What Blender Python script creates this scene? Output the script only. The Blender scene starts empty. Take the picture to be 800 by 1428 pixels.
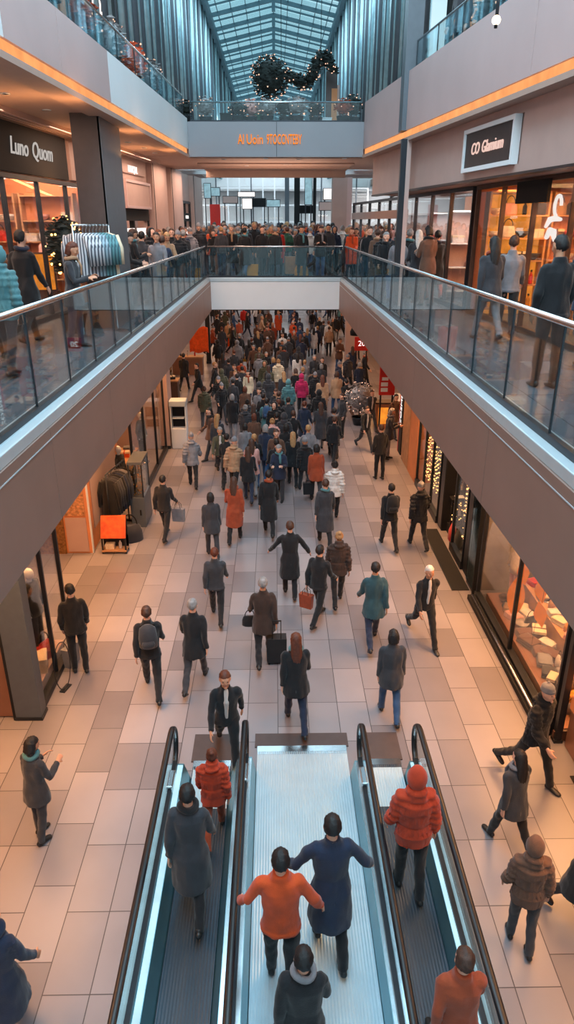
import bpy, math, random
from math import sin, cos, tan, atan2, pi, radians, sqrt
from mathutils import Vector, Matrix, noise

SC = bpy.context.scene
COL = SC.collection
R = random.Random(7)

# ---------------------------------------------------------------- camera
EYE = 7.5          # eye height above the ground floor
UP = 5.6           # upper floor level
PIT, YAW, F = radians(22.8), radians(0.935), 960.0
cam_d = bpy.data.cameras.new('camera')
cam = bpy.data.objects.new('camera', cam_d)
COL.objects.link(cam)
cam_d.sensor_fit = 'HORIZONTAL'
cam_d.sensor_width = 36.0
cam_d.lens = 36.0 * F / 800.0
cam_d.clip_start = 0.05
cam_d.clip_end = 400
cam.location = (0, 0, EYE)
cam.rotation_euler = (radians(90) - PIT, 0, -YAW)
SC.camera = cam
_fw = Vector((sin(YAW) * cos(PIT), cos(YAW) * cos(PIT), -sin(PIT)))
_rt = Vector((cos(YAW), -sin(YAW), 0))
_up = _rt.cross(_fw)


def ray(u, v):
    return _fw + _rt * ((u - 400) / F) - _up * ((v - 714) / F)


def gp(u, v, z=0.0):
    """the point of the horizontal level z that stands at this place of the photograph"""
    d = ray(u, v)
    t = (z - EYE) / d.z
    return Vector((d.x * t, d.y * t, z))


def xp(u, v, X):
    d = ray(u, v)
    t = X / d.x
    return Vector((X, d.y * t, EYE + d.z * t))


def yp(u, v, Y):
    d = ray(u, v)
    t = Y / d.y
    return Vector((d.x * t, Y, EYE + d.z * t))


# ---------------------------------------------------------------- materials
def lin(c):
    out = []
    for x in c[:3]:
        x = x / 255.0
        out.append(x / 12.92 if x <= 0.04045 else ((x + 0.055) / 1.055) ** 2.4)
    return (out[0], out[1], out[2], 1.0)


_M = {}


def mat(name, c, rough=0.6, metal=0.0, var=0.12, vs=6.0, bump=0.0, bs=60.0, spec=0.5, coat=0.0, sheen=0.0):
    if name in _M:
        return _M[name]
    m = bpy.data.materials.new(name)
    m.use_nodes = True
    nt = m.node_tree
    b = nt.nodes['Principled BSDF']
    tc = nt.nodes.new('ShaderNodeTexCoord')
    nz = nt.nodes.new('ShaderNodeTexNoise')
    nz.inputs['Scale'].default_value = vs
    nz.inputs['Detail'].default_value = 4
    nt.links.new(tc.outputs['Object'], nz.inputs['Vector'])
    rp = nt.nodes.new('ShaderNodeValToRGB')
    L = lin(c)
    rp.color_ramp.elements[0].position = 0.3
    rp.color_ramp.elements[1].position = 0.7
    rp.color_ramp.elements[0].color = (L[0] * (1 - var), L[1] * (1 - var), L[2] * (1 - var), 1)
    rp.color_ramp.elements[1].color = (min(1, L[0] * (1 + var)), min(1, L[1] * (1 + var)), min(1, L[2] * (1 + var)), 1)
    nt.links.new(nz.outputs['Fac'], rp.inputs['Fac'])
    nt.links.new(rp.outputs['Color'], b.inputs['Base Color'])
    b.inputs['Roughness'].default_value = rough
    b.inputs['Metallic'].default_value = metal
    b.inputs['Specular IOR Level'].default_value = spec
    b.inputs['Coat Weight'].default_value = coat
    b.inputs['Sheen Weight'].default_value = sheen
    if bump:
        n2 = nt.nodes.new('ShaderNodeTexNoise')
        n2.inputs['Scale'].default_value = bs
        nt.links.new(tc.outputs['Object'], n2.inputs['Vector'])
        bp = nt.nodes.new('ShaderNodeBump')
        bp.inputs['Strength'].default_value = bump
        bp.inputs['Distance'].default_value = 0.01
        nt.links.new(n2.outputs['Fac'], bp.inputs['Height'])
        nt.links.new(bp.outputs['Normal'], b.inputs['Normal'])
    _M[name] = m
    return m


def emi(name, c, s, var=0.0):
    if name in _M:
        return _M[name]
    m = bpy.data.materials.new(name)
    m.use_nodes = True
    nt = m.node_tree
    nt.nodes.remove(nt.nodes['Principled BSDF'])
    e = nt.nodes.new('ShaderNodeEmission')
    e.inputs['Color'].default_value = lin(c)
    e.inputs['Strength'].default_value = s
    if var:
        tc = nt.nodes.new('ShaderNodeTexCoord')
        nz = nt.nodes.new('ShaderNodeTexNoise')
        nz.inputs['Scale'].default_value = 4
        nt.links.new(tc.outputs['Object'], nz.inputs['Vector'])
        mr = nt.nodes.new('ShaderNodeMapRange')
        mr.inputs['From Min'].default_value = 0.3
        mr.inputs['From Max'].default_value = 0.7
        mr.inputs['To Min'].default_value = s * (1 - var)
        mr.inputs['To Max'].default_value = s * (1 + var)
        nt.links.new(nz.outputs['Fac'], mr.inputs['Value'])
        nt.links.new(mr.outputs['Result'], e.inputs['Strength'])
    nt.links.new(e.outputs['Emission'], nt.nodes['Material Output'].inputs['Surface'])
    _M[name] = m
    return m


def glass(name, tint, gloss=1.0, rough=0.02, base=0.02):
    if name in _M:
        return _M[name]
    m = bpy.data.materials.new(name)
    m.use_nodes = True
    nt = m.node_tree
    nt.nodes.remove(nt.nodes['Principled BSDF'])
    tr = nt.nodes.new('ShaderNodeBsdfTransparent')
    tr.inputs['Color'].default_value = (tint[0], tint[1], tint[2], 1)
    gl = nt.nodes.new('ShaderNodeBsdfGlossy')
    gl.inputs['Roughness'].default_value = rough
    gl.inputs['Color'].default_value = (0.85, 0.95, 1, 1)
    fr = nt.nodes.new('ShaderNodeFresnel')
    fr.inputs['IOR'].default_value = 1.5
    ma = nt.nodes.new('ShaderNodeMath')
    ma.operation = 'MULTIPLY_ADD'
    ma.inputs[1].default_value = gloss
    ma.inputs[2].default_value = base
    nt.links.new(fr.outputs['Fac'], ma.inputs[0])
    mx = nt.nodes.new('ShaderNodeMixShader')
    nt.links.new(ma.outputs['Value'], mx.inputs['Fac'])
    nt.links.new(tr.outputs['BSDF'], mx.inputs[1])
    nt.links.new(gl.outputs['BSDF'], mx.inputs[2])
    nt.links.new(mx.outputs['Shader'], nt.nodes['Material Output'].inputs['Surface'])
    _M[name] = m
    return m


def tile_mat(name, c1, c2, grout, w, h, rough, rot=True, rv=0.12, spec=0.5, bumpy=0.0):
    m = bpy.data.materials.new(name)
    m.use_nodes = True
    nt = m.node_tree
    b = nt.nodes['Principled BSDF']
    tc = nt.nodes.new('ShaderNodeTexCoord')
    mp = nt.nodes.new('ShaderNodeMapping')
    if rot:
        mp.inputs['Rotation'].default_value = (0, 0, radians(90))
    nt.links.new(tc.outputs['Object'], mp.inputs['Vector'])
    br = nt.nodes.new('ShaderNodeTexBrick')
    br.offset = 0.37
    br.offset_frequency = 3
    br.inputs['Scale'].default_value = 1.0
    br.inputs['Brick Width'].default_value = w
    br.inputs['Row Height'].default_value = h
    br.inputs['Mortar Size'].default_value = 0.006
    br.inputs['Mortar Smooth'].default_value = 0.1
    br.inputs['Bias'].default_value = 0.0
    br.inputs['Color1'].default_value = lin(c1)
    br.inputs['Color2'].default_value = lin(c2)
    br.inputs['Mortar'].default_value = lin(grout)
    nt.links.new(mp.outputs['Vector'], br.inputs['Vector'])
    nz = nt.nodes.new('ShaderNodeTexNoise')
    nz.inputs['Scale'].default_value = 1.3
    nz.inputs['Detail'].default_value = 3
    nt.links.new(mp.outputs['Vector'], nz.inputs['Vector'])
    mr = nt.nodes.new('ShaderNodeMapRange')
    mr.inputs['From Min'].default_value = 0.3
    mr.inputs['From Max'].default_value = 0.7
    mr.inputs['To Min'].default_value = 0.95
    mr.inputs['To Max'].default_value = 1.05
    nt.links.new(nz.outputs['Fac'], mr.inputs['Value'])
    mx = nt.nodes.new('ShaderNodeVectorMath')
    mx.operation = 'SCALE'
    nt.links.new(br.outputs['Color'], mx.inputs[0])
    nt.links.new(mr.outputs['Result'], mx.inputs['Scale'])
    nt.links.new(mx.outputs['Vector'], b.inputs['Base Color'])
    m2 = nt.nodes.new('ShaderNodeMapRange')
    m2.inputs['To Min'].default_value = rough - rv
    m2.inputs['To Max'].default_value = rough + rv
    nt.links.new(nz.outputs['Fac'], m2.inputs['Value'])
    nt.links.new(m2.outputs['Result'], b.inputs['Roughness'])
    b.inputs['Specular IOR Level'].default_value = spec
    bp = nt.nodes.new('ShaderNodeBump')
    bp.invert = True
    bp.inputs['Strength'].default_value = 0.4
    bp.inputs['Distance'].default_value = 0.004
    nt.links.new(br.outputs['Fac'], bp.inputs['Height'])
    nt.links.new(bp.outputs['Normal'], b.inputs['Normal'])
    _M[name] = m
    return m


# ---------------------------------------------------------------- mesh builder
class MB:
    def __init__(s):
        s.v, s.f, s.m, s.s = [], [], [], []

    def add(s, vs, fs, mi=0, sm=False):
        o = len(s.v)
        s.v += [tuple(p) for p in vs]
        for f in fs:
            s.f.append([i + o for i in f])
            s.m.append(mi)
            s.s.append(sm)
        return s

    def box(s, x0, x1, y0, y1, z0, z1, mi=0):
        vs = [(x0, y0, z0), (x1, y0, z0), (x1, y1, z0), (x0, y1, z0), (x0, y0, z1), (x1, y0, z1), (x1, y1, z1), (x0, y1, z1)]
        return s.add(vs, [(3, 2, 1, 0), (4, 5, 6, 7), (0, 1, 5, 4), (1, 2, 6, 5), (2, 3, 7, 6), (3, 0, 4, 7)], mi)

    def hexa(s, p, mi=0):
        """8 corners: bottom four counter-clockwise, then top four"""
        return s.add(p, [(3, 2, 1, 0), (4, 5, 6, 7), (0, 1, 5, 4), (1, 2, 6, 5), (2, 3, 7, 6), (3, 0, 4, 7)], mi)

    def poly(s, pts, z0, z1, mi=0):
        """vertical prism over a counter-clockwise plan outline"""
        n = len(pts)
        vs = [(x, y, z0) for x, y in pts] + [(x, y, z1) for x, y in pts]
        fs = [tuple(reversed(range(n))), tuple(range(n, 2 * n))]
        fs += [(i, (i + 1) % n, n + (i + 1) % n, n + i) for i in range(n)]
        return s.add(vs, fs, mi)

    def loft(s, pts, rad, n=12, mi=0, side=(1, 0, 0), sm=True, caps=True):
        pts = [Vector(p) for p in pts]
        vs, fs = [], []
        K = len(pts)
        for i, p in enumerate(pts):
            t = (pts[min(i + 1, K - 1)] - pts[max(i - 1, 0)])
            if t.length < 1e-9:
                t = Vector((0, 0, 1))
            t.normalize()
            sd = Vector(side)
            sd = sd - t * sd.dot(t)
            if sd.length < 1e-4:
                sd = Vector((0, 1, 0)) - t * t.y
            sd.normalize()
            fw = t.cross(sd)
            r = rad[i]
            rx, ry = (r, r) if not isinstance(r, (tuple, list)) else r
            for k in range(n):
                a = 2 * pi * k / n
                vs.append(p + sd * (rx * cos(a)) + fw * (ry * sin(a)))
        for i in range(K - 1):
            for k in range(n):
                k2 = (k + 1) % n
                fs.append((i * n + k, i * n + k2, (i + 1) * n + k2, (i + 1) * n + k))
        if caps:
            fs.append(tuple(reversed(range(n))))
            fs.append(tuple(range((K - 1) * n, K * n)))
        return s.add(vs, fs, mi, sm)

    def cyl(s, p0, p1, r0, r1=None, n=12, mi=0, sm=True):
        return s.loft([p0, p1], [r0, r0 if r1 is None else r1], n, mi, sm=sm)

    def ell(s, c, r, n=16, m=10, mi=0, M=None):
        vs, fs = [(0, 0, -1)], []
        for j in range(1, m):
            ph = -pi / 2 + pi * j / m
            for k in range(n):
                a = 2 * pi * k / n
                vs.append((cos(ph) * cos(a), cos(ph) * sin(a), sin(ph)))
        vs.append((0, 0, 1))
        for k in range(n):
            fs.append((0, 1 + (k + 1) % n, 1 + k))
            fs.append((len(vs) - 1, 1 + (m - 2) * n + k, 1 + (m - 2) * n + (k + 1) % n))
        for j in range(m - 2):
            for k in range(n):
                a, b = 1 + j * n + k, 1 + j * n + (k + 1) % n
                fs.append((a, b, b + n, a + n))
        c = Vector(c)
        out = []
        for v in vs:
            q = Vector((v[0] * r[0], v[1] * r[1], v[2] * r[2]))
            if M is not None:
                q = M @ q
            out.append(q + c)
        return s.add(out, fs, mi, True)

    def lathe(s, prof, c=(0, 0, 0), n=20, mi=0):
        return s.loft([(c[0], c[1], c[2] + z) for r, z in prof], [max(r, 1e-4) for r, z in prof], n, mi)

    def build(s, name, mats, parent=None, loc=(0, 0, 0), rz=0.0, bevel=0.0):
        me = bpy.data.meshes.new(name)
        me.from_pydata(s.v, [], s.f)
        if not isinstance(mats, (list, tuple)):
            mats = [mats]
        for m in mats:
            me.materials.append(m)
        me.polygons.foreach_set('material_index', s.m)
        me.polygons.foreach_set('use_smooth', s.s)
        me.update()
        o = bpy.data.objects.new(name, me)
        COL.objects.link(o)
        o.location = loc
        o.rotation_euler = (0, 0, rz)
        if parent is not None:
            o.parent = parent
        if bevel:
            bv = o.modifiers.new('bevel', 'BEVEL')
            bv.width = bevel
            bv.segments = 2
            bv.limit_method = 'ANGLE'
        return o


USED = set()
TAGGED = []


def tag(o, label, cat, group=None):
    o['label'] = label
    o['category'] = cat
    if group:
        o['group'] = group
    TAGGED.append(o)
    return o


def number_alike():
    """things that would read alike are told apart by how near they stand to the camera"""
    bpy.context.view_layer.update()
    by = {}
    for o in TAGGED:
        by.setdefault(o['label'], []).append(o)
    nth = ['nearest', 'second nearest', 'third nearest', 'fourth nearest', 'fifth nearest', 'sixth nearest', 'seventh nearest', 'eighth nearest',
           'ninth nearest', 'tenth nearest', 'eleventh nearest', 'twelfth nearest', 'thirteenth nearest', 'fourteenth nearest', 'fifteenth nearest',
           'sixteenth nearest', 'seventeenth nearest', 'eighteenth nearest', 'nineteenth nearest', 'twentieth nearest']
    eye = Vector((0, 0, EYE))
    for lab, os_ in by.items():
        if len(os_) < 2:
            continue
        os_.sort(key=lambda o: (o.matrix_world.translation - eye).length)
        for i, o in enumerate(os_):
            o['label'] = lab + ', ' + nth[min(i, len(nth) - 1)]


def thing(name, label, cat, loc=(0, 0, 0), rz=0.0, group=None):
    o = bpy.data.objects.new(name, None)
    COL.objects.link(o)
    o.location = loc
    o.rotation_euler = (0, 0, rz)
    o.empty_display_size = 0.2
    return tag(o, label, cat, group)


def struct(o):
    o['kind'] = 'structure'
    return o


def stuff(o):
    o['kind'] = 'stuff'
    return o


def copy_tree(o, parent=None):
    c = o.copy()
    COL.objects.link(c)
    if parent is not None:
        c.parent = parent
    for ch in [x for x in o.children]:
        copy_tree(ch, c)
    return c


def text_mesh(name, txt, size, m, depth=0.01, shear=0.0, sx=1.0, align='CENTER'):
    cu = bpy.data.curves.new(name, 'FONT')
    cu.body = txt
    cu.size = size
    cu.extrude = depth
    cu.shear = shear
    cu.align_x = align
    cu.align_y = 'CENTER'
    cu.resolution_u = 3
    t = bpy.data.objects.new('t', cu)
    COL.objects.link(t)
    dg = bpy.context.evaluated_depsgraph_get()
    me = bpy.data.meshes.new_from_object(t.evaluated_get(dg))
    bpy.data.objects.remove(t)
    for v in me.vertices:
        v.co.x *= sx
    me.materials.clear()
    me.materials.append(m)
    me.name = name
    o = bpy.data.objects.new(name, me)
    COL.objects.link(o)
    return o


def light(kind, loc, energy, color, size=0.3, size_y=None, target=None, spot=None, blend=0.6):
    l = bpy.data.lights.new('scene_light', kind)
    l.energy = energy
    l.color = color
    if kind == 'AREA':
        l.size = size
        if size_y:
            l.shape = 'RECTANGLE'
            l.size_y = size_y
    elif kind == 'SPOT':
        l.spot_size = spot or radians(110)
        l.spot_blend = blend
        l.shadow_soft_size = size
    elif kind == 'POINT':
        l.shadow_soft_size = size
    o = bpy.data.objects.new('scene_light', l)
    COL.objects.link(o)
    o.location = loc
    if target is not None:
        d = Vector(target) - Vector(loc)
        o.rotation_euler = d.to_track_quat('-Z', 'Y').to_euler()
    return o
# ================================================================= MATERIALS
m_floor = tile_mat('ground_floor_stone', (148, 142, 146), (112, 108, 113), (64, 60, 63), 0.95, 0.5, 0.30, rv=0.05)
m_upfloor = tile_mat('upper_floor_stone', (112, 118, 126), (88, 95, 104), (50, 54, 60), 0.9, 0.6, 0.22)
m_panel = mat('warm_grey_cladding', (144, 120, 110), 0.48, 0.15, 0.05, 1.5)
m_seam = mat('dark_joint', (38, 34, 34), 0.8)
m_white = mat('pale_painted_metal', (226, 232, 236), 0.45, 0.0, 0.03, 1.0)
m_coping = mat('pale_blue_coping', (196, 212, 220), 0.3, 0.3, 0.03)
m_mauve = mat('mauve_grey_panel', (200, 174, 172), 0.4, 0.1, 0.05, 1.0)
m_bridge = mat('grey_bridge_panel', (140, 142, 148), 0.5, 0.1, 0.04, 1.0)
m_steel = mat('brushed_steel', (190, 196, 200), 0.25, 1.0, 0.05, 20)
m_dsteel = mat('dark_steel', (52, 56, 62), 0.4, 0.7, 0.08, 8)
m_cream = mat('cream_ceiling_paint', (176, 150, 138), 0.7, 0, 0.03)
m_pink = mat('pale_pink_plaster', (186, 160, 152), 0.6, 0, 0.05, 2)
m_dark = mat('near_black_panel', (12, 12, 14), 0.8, 0, 0.1)
m_brown = mat('dark_brown_cladding', (78, 66, 64), 0.5, 0.1, 0.08)
m_colgrey = mat('blue_grey_cladding', (92, 100, 108), 0.45, 0.3, 0.06)
m_orangewall = mat('orange_wall_panel', (214, 140, 92), 0.6, 0, 0.1, 2)  # plain orange base colour of walls, piers and kiosk
m_wood = mat('light_oak', (186, 140, 100), 0.5, 0, 0.18, 5)
m_dwood = mat('dark_walnut', (82, 56, 44), 0.5, 0, 0.2, 5)
m_copper = mat('copper_brown_panel', (150, 106, 84), 0.35, 0.4, 0.12, 2)
m_red = mat('signal_red', (196, 34, 24), 0.5, 0, 0.05)
m_rubber = mat('black_rubber', (22, 24, 28), 0.35, 0, 0.05)
m_concrete = mat('grey_plaster', (120, 116, 116), 0.8, 0, 0.1)
m_teal = mat('teal_sheen_metal', (110, 156, 168), 0.28, 0.75, 0.08, 3)  # teal light reflected on brushed metal, put into its base colour
g_rail = glass('railing_glass', (0.88, 0.95, 0.96), 0.35, 0.02, 0.02)
g_shop = glass('shop_glass', (0.97, 0.96, 0.95), 0.3, 0.01, 0.01)
g_roof = glass('roof_glass', (0.90, 0.97, 0.98), 0.25, 0.05, 0.02)
g_wall = glass('curtain_wall_glass', (0.74, 0.86, 0.89), 0.6, 0.05, 0.06)
e_cove = emi('warm_cove_light', (255, 168, 104), 1.45, 0.12)
e_spot = emi('downlight_lens', (255, 226, 190), 9.0)
e_cool = emi('cool_led_strip', (190, 232, 245), 1.6, 0.15)
e_white = emi('white_lit_sign', (255, 246, 240), 1.8)
e_screen = emi('pale_blue_screen', (170, 215, 230), 0.9, 0.2)
e_orange = emi('orange_lit_letter', (255, 140, 40), 1.6)
e_amber = emi('amber_backlit_panel', (255, 150, 50), 1.3, 0.25)
e_fairy = emi('fairy_light_bulb', (255, 190, 110), 7.0)
e_lant = emi('lit_orange_paper', (255, 112, 2), 1.15, 0.1)

# ================================================================= GOODS (one of each kind, then copies)
def m_cloth(name, c, b=0.35):
    return mat('cloth_' + name, c, 0.85, 0, 0.14, 9, b, 90, 0.3, 0, 0.2)

CL = dict(white=m_cloth('white', (206, 200, 196)), black=m_cloth('black', (26, 27, 31)), charcoal=m_cloth('charcoal', (52, 54, 60)),
          navy=m_cloth('navy', (34, 44, 66)), brown=m_cloth('brown', (96, 68, 54)), tan=m_cloth('tan', (170, 134, 104)),
          teal=m_cloth('teal', (74, 122, 130)), grey=m_cloth('grey', (124, 124, 130)), red=m_cloth('red', (186, 44, 34)),
          orange=m_cloth('orange', (206, 78, 34)), magenta=m_cloth('magenta', (170, 30, 82)), green=m_cloth('green', (44, 84, 66)),
          blue=m_cloth('blue', (54, 84, 122)), pink=m_cloth('pink', (214, 160, 152)), mustard=m_cloth('mustard', (198, 138, 42)),
          olive=m_cloth('olive', (78, 76, 58)), cream=m_cloth('cream', (222, 204, 176)), rust=m_cloth('rust', (150, 66, 38)))
CL['burnt orange'] = m_cloth('burnt_orange', (172, 56, 28))
CL['dark teal'] = m_cloth('dark_teal', (44, 74, 82))
CL['dark brown'] = m_cloth('dark_brown', (58, 42, 36))
SHOPCOL = ['white', 'cream', 'pink', 'tan', 'grey', 'brown', 'red', 'charcoal', 'mustard', 'white', 'cream', 'black']


def me_of(mb, name, mats):
    o = mb.build(name, mats)
    me = o.data
    bpy.data.objects.remove(o)
    return me


_VAR = {}


def obj_me(name, me, parent=None, loc=(0, 0, 0), rz=0.0, mats=None, sc=1.0):
    if mats:
        key = (me.name, tuple(m.name if m else '' for m in mats))
        if key not in _VAR:
            c = me.copy()
            for i, m in enumerate(mats):
                if m is not None:
                    c.materials[i] = m
            _VAR[key] = c
        me = _VAR[key]
    o = bpy.data.objects.new(name, me)
    COL.objects.link(o)
    o.location = loc
    o.rotation_euler = (0, 0, rz)
    o.scale = (sc, sc, sc) if not isinstance(sc, (tuple, list)) else sc
    if parent is not None:
        o.parent = parent
    return o


def folded_me():
    b = MB()
    for k in range(3):
        w, d = 0.17 - 0.006 * k, 0.13 - 0.004 * k
        z = 0.022 + k * 0.038
        b.loft([(-w, 0, z), (-w + 0.02, 0, z), (0, 0.0, z), (w - 0.02, 0, z), (w, 0, z)],
               [(0.004, 0.10), (0.017, d), (0.021, d), (0.017, d), (0.004, 0.10)], 10, 0, side=(0, 0, 1))
    return me_of(b, 'folded_garment', [CL['white']])


def bowl_me():
    b = MB()
    b.lathe([(0.04, 0.0), (0.05, 0.01), (0.11, 0.06), (0.14, 0.12), (0.13, 0.12), (0.1, 0.065), (0.0, 0.02)], n=18)
    return me_of(b, 'bowl', [CL['white']])


def bottle_me():
    b = MB()
    b.lathe([(0.0, 0), (0.04, 0.0), (0.043, 0.02), (0.043, 0.15), (0.018, 0.2), (0.016, 0.25), (0.0, 0.25)], n=12)
    b.lathe([(0.019, 0.235), (0.019, 0.268), (0.0, 0.27)], n=10, mi=1)
    return me_of(b, 'bottle', [CL['white'], m_dark])


def giftbox_me():
    b = MB()
    b.box(-0.13, 0.13, -0.10, 0.10, 0, 0.15, 0)
    b.box(-0.138, 0.138, -0.108, 0.108, 0.115, 0.16, 1)
    b.box(-0.015, 0.015, -0.111, 0.111, 0, 0.165, 0)
    return me_of(b, 'gift_box', [CL['white'], CL['cream']])


def handbag_me():
    b = MB()
    b.loft([(0, 0, 0), (0, 0, 0.02), (0, 0, 0.13), (0, 0, 0.2), (0, 0, 0.215)], [(0.13, 0.05), (0.15, 0.06), (0.145, 0.055), (0.12, 0.03), (0.10, 0.012)], 16)
    pts = [(0.09 * cos(a), 0, 0.2 + 0.14 * sin(a)) for a in [pi * i / 10 for i in range(11)]]
    b.loft(pts, [0.008] * 11, 8, 1, side=(0, 1, 0))
    return me_of(b, 'handbag', [CL['brown'], m_dark])


def hanging_me():
    b = MB()                                # shirt on a hanger, hook at the origin, hanging down
    b.loft([(0, 0, -0.11), (0, 0, -0.14), (0, 0, -0.2), (0, 0, -0.45), (0, 0, -0.78), (0, 0, -0.8)],
           [(0.06, 0.02), (0.16, 0.035), (0.2, 0.045), (0.17, 0.045), (0.19, 0.055), (0.18, 0.05)], 16)
    for s in (-1, 1):
        b.loft([(s * 0.16, 0, -0.16), (s * 0.235, 0, -0.36), (s * 0.25, 0, -0.62)], [(0.06, 0.04), (0.055, 0.04), (0.04, 0.03)], 10)
    b.loft([(0, 0, -0.12), (0, 0, -0.06), (0.02, 0, -0.02), (0.02, 0, 0.012), (0, 0, 0.024)], [0.005] * 5, 6, 1)
    return me_of(b, 'hanging_garment', [CL['white'], m_steel])


ME = dict(folded=folded_me(), bowl=bowl_me(), bottle=bottle_me(), gift=giftbox_me(), handbag=handbag_me(), hang=hanging_me())
NAMES = dict(folded=('folded_garment', 'folded %s garments', 'clothes'), bowl=('bowl', '%s bowl', 'bowl'),
             bottle=('bottle', '%s bottle', 'bottle'), gift=('gift_box', '%s gift box', 'box'),
             handbag=('handbag', '%s handbag', 'handbag'), hang=('hanging_garment', '%s garment', 'clothes'))


def put(kind, p, col, where, rz=0.0, sc=1.0, group=None):
    n, lb, cat = NAMES[kind]
    o = obj_me(n, ME[kind], None, p, rz, [CL[col]], sc)
    return tag(o, (lb % col) + ' ' + where, cat, group or (n.replace('_', ' ') + ' goods'))


def shelf_unit(label, where, loc, rz, W, H, D, levels, kinds, frame_m, seed, fill=0.8, sc=1.0, back=None, step=0.36, lit=None):
    """open shelf unit: local x along the width, front towards local -y"""
    rr = random.Random(seed)
    t = thing('shelf_unit', label, 'shelf unit', loc, rz)
    for s in (-1, 1):
        MB().box(s * W / 2 - 0.02, s * W / 2 + 0.02, -D / 2, D / 2, 0, H).build('side_panel', frame_m, t)
    MB().box(-W / 2 + 0.02, W / 2 - 0.02, D / 2 - 0.03, D / 2, 0.0, H).build('back_panel', back or frame_m, t)
    if lit:
        MB().box(-W / 2 + 0.04, W / 2 - 0.04, D / 2 - 0.05, D / 2 - 0.035, H - 0.12, H - 0.08).build('light_strip', lit, t)
    MX = Matrix.Translation(Vector(loc)) @ Matrix.Rotation(rz, 4, 'Z')
    for k, z in enumerate(levels):
        MB().box(-W / 2 + 0.02, W / 2 - 0.02, -D / 2, D / 2 - 0.03, z - 0.03, z).build('shelf', frame_m, t)
        if z > H - 0.25:
            continue
        n = max(1, int(W / step))
        for i in range(n):
            if rr.random() > fill:
                continue
            kd = rr.choice(kinds)
            x = -W / 2 + (i + 0.5) * W / n
            p = MX @ Vector((x, -0.02, z))
            put(kd, p, rr.choice(SHOPCOL), where, rz + rr.uniform(-.2, .2), sc)
    return t


def table(label, loc, rz, W, D, H, top_m, leg_m):
    t = thing('display_table', label, 'table', loc, rz)
    MB().box(-W / 2, W / 2, -D / 2, D / 2, H - 0.05, H).build('table_top', top_m, t, bevel=0.008)
    for sx in (-1, 1):
        for sy in (-1, 1):
            MB().box(sx * (W / 2 - 0.05) - 0.025, sx * (W / 2 - 0.05) + 0.025, sy * (D / 2 - 0.05) - 0.025, sy * (D / 2 - 0.05) + 0.025, 0, H - 0.05).build('leg', leg_m, t)
    MB().box(-W / 2 + 0.08, W / 2 - 0.08, -D / 2 + 0.08, D / 2 - 0.08, 0.16, 0.19).build('lower_shelf', top_m, t)
    return t


def mannequin(label, loc, rz, top, bottom, skin=None, sc=1.0):
    t = thing('mannequin', label, 'mannequin', loc, rz)
    t.scale = (sc, sc, sc)
    b = MB()
    b.ell((0, -0.01, 1.62), (0.07, 0.09, 0.11))
    b.cyl((0, 0, 1.42), (0, 0, 1.56), 0.045, 0.04)
    for s in (-1, 1):
        b.loft([(s * 0.19, 0, 1.38), (s * 0.24, 0.02, 1.12), (s * 0.23, -0.06, 0.86)], [0.045, 0.036, 0.02], 10)
        b.loft([(s * 0.08, 0, 0.9), (s * 0.09, 0, 0.5), (s * 0.09, 0, 0.06)], [0.08, 0.05, 0.035], 10)
    b.build('figure', skin or m_white, t)
    b = MB()
    b.loft([(0, 0, 0.82), (0, 0, 0.95), (0, 0, 1.1), (0, 0, 1.3), (0, 0, 1.42), (0, 0, 1.47)],
           [(0.2, 0.14), (0.19, 0.13), (0.16, 0.115), (0.2, 0.13), (0.19, 0.11), (0.07, 0.07)], 16)
    for s in (-1, 1):
        b.loft([(s * 0.17, 0, 1.4), (s * 0.245, 0.02, 1.12), (s * 0.235, -0.05, 0.9)], [0.065, 0.055, 0.045], 10)
    b.build('garment', top, t)
    b = MB()
    for s in (-1, 1):
        b.loft([(s * 0.07, 0, 0.92), (s * 0.09, 0, 0.5), (s * 0.09, 0, 0.12)], [0.1, 0.07, 0.055], 10)
    b.build('trousers', bottom, t)
    MB().lathe([(0.2, 0), (0.2, 0.02), (0.02, 0.035), (0.0, 0.035)], n=20).build('base_plate', m_steel, t)
    return t


# ================================================================= PEOPLE
SKIN = [mat('skin_light', (222, 172, 148), 0.55, 0, 0.05), mat('skin_tan', (196, 142, 112), 0.55, 0, 0.05), mat('skin_brown', (140, 94, 70), 0.55, 0, 0.05)]
HAIR = {'black hair': mat('hair_black', (24, 22, 24), 0.6, 0, 0.3, 30, 0.4, 120), 'brown hair': mat('hair_brown', (70, 46, 36), 0.6, 0, 0.3, 30, 0.4, 120),
        'blond hair': mat('hair_blond', (170, 130, 88), 0.6, 0, 0.25, 30, 0.4, 120), 'grey hair': mat('hair_grey', (140, 138, 138), 0.65, 0, 0.2, 30, 0.4, 120),
        'reddish hair': mat('hair_red', (92, 46, 30), 0.6, 0, 0.25, 30, 0.4, 120), 'white hair': mat('hair_white', (214, 208, 202), 0.65, 0, 0.15, 30, 0.4, 120)}
m_eye = mat('eye_dark', (30, 24, 22), 0.2)
m_lip = mat('lip', (168, 96, 86), 0.5)
m_shoe = mat('shoe_black', (28, 27, 28), 0.45, 0, 0.1)


def remesh(mb, vox, smooth=2, ratio=0.4):
    o = mb.build('tmp', m_eye)
    r = o.modifiers.new('r', 'REMESH')
    r.mode = 'VOXEL'
    r.voxel_size = vox
    r.use_smooth_shade = True
    if smooth:
        s = o.modifiers.new('s', 'SMOOTH')
        s.iterations = smooth
        s.factor = 0.5
    if ratio < 1:
        d = o.modifiers.new('d', 'DECIMATE')
        d.ratio = ratio
    dg = bpy.context.evaluated_depsgraph_get()
    me = bpy.data.meshes.new_from_object(o.evaluated_get(dg))
    old = o.data
    bpy.data.objects.remove(o)
    bpy.data.meshes.remove(old)
    return me


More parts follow.
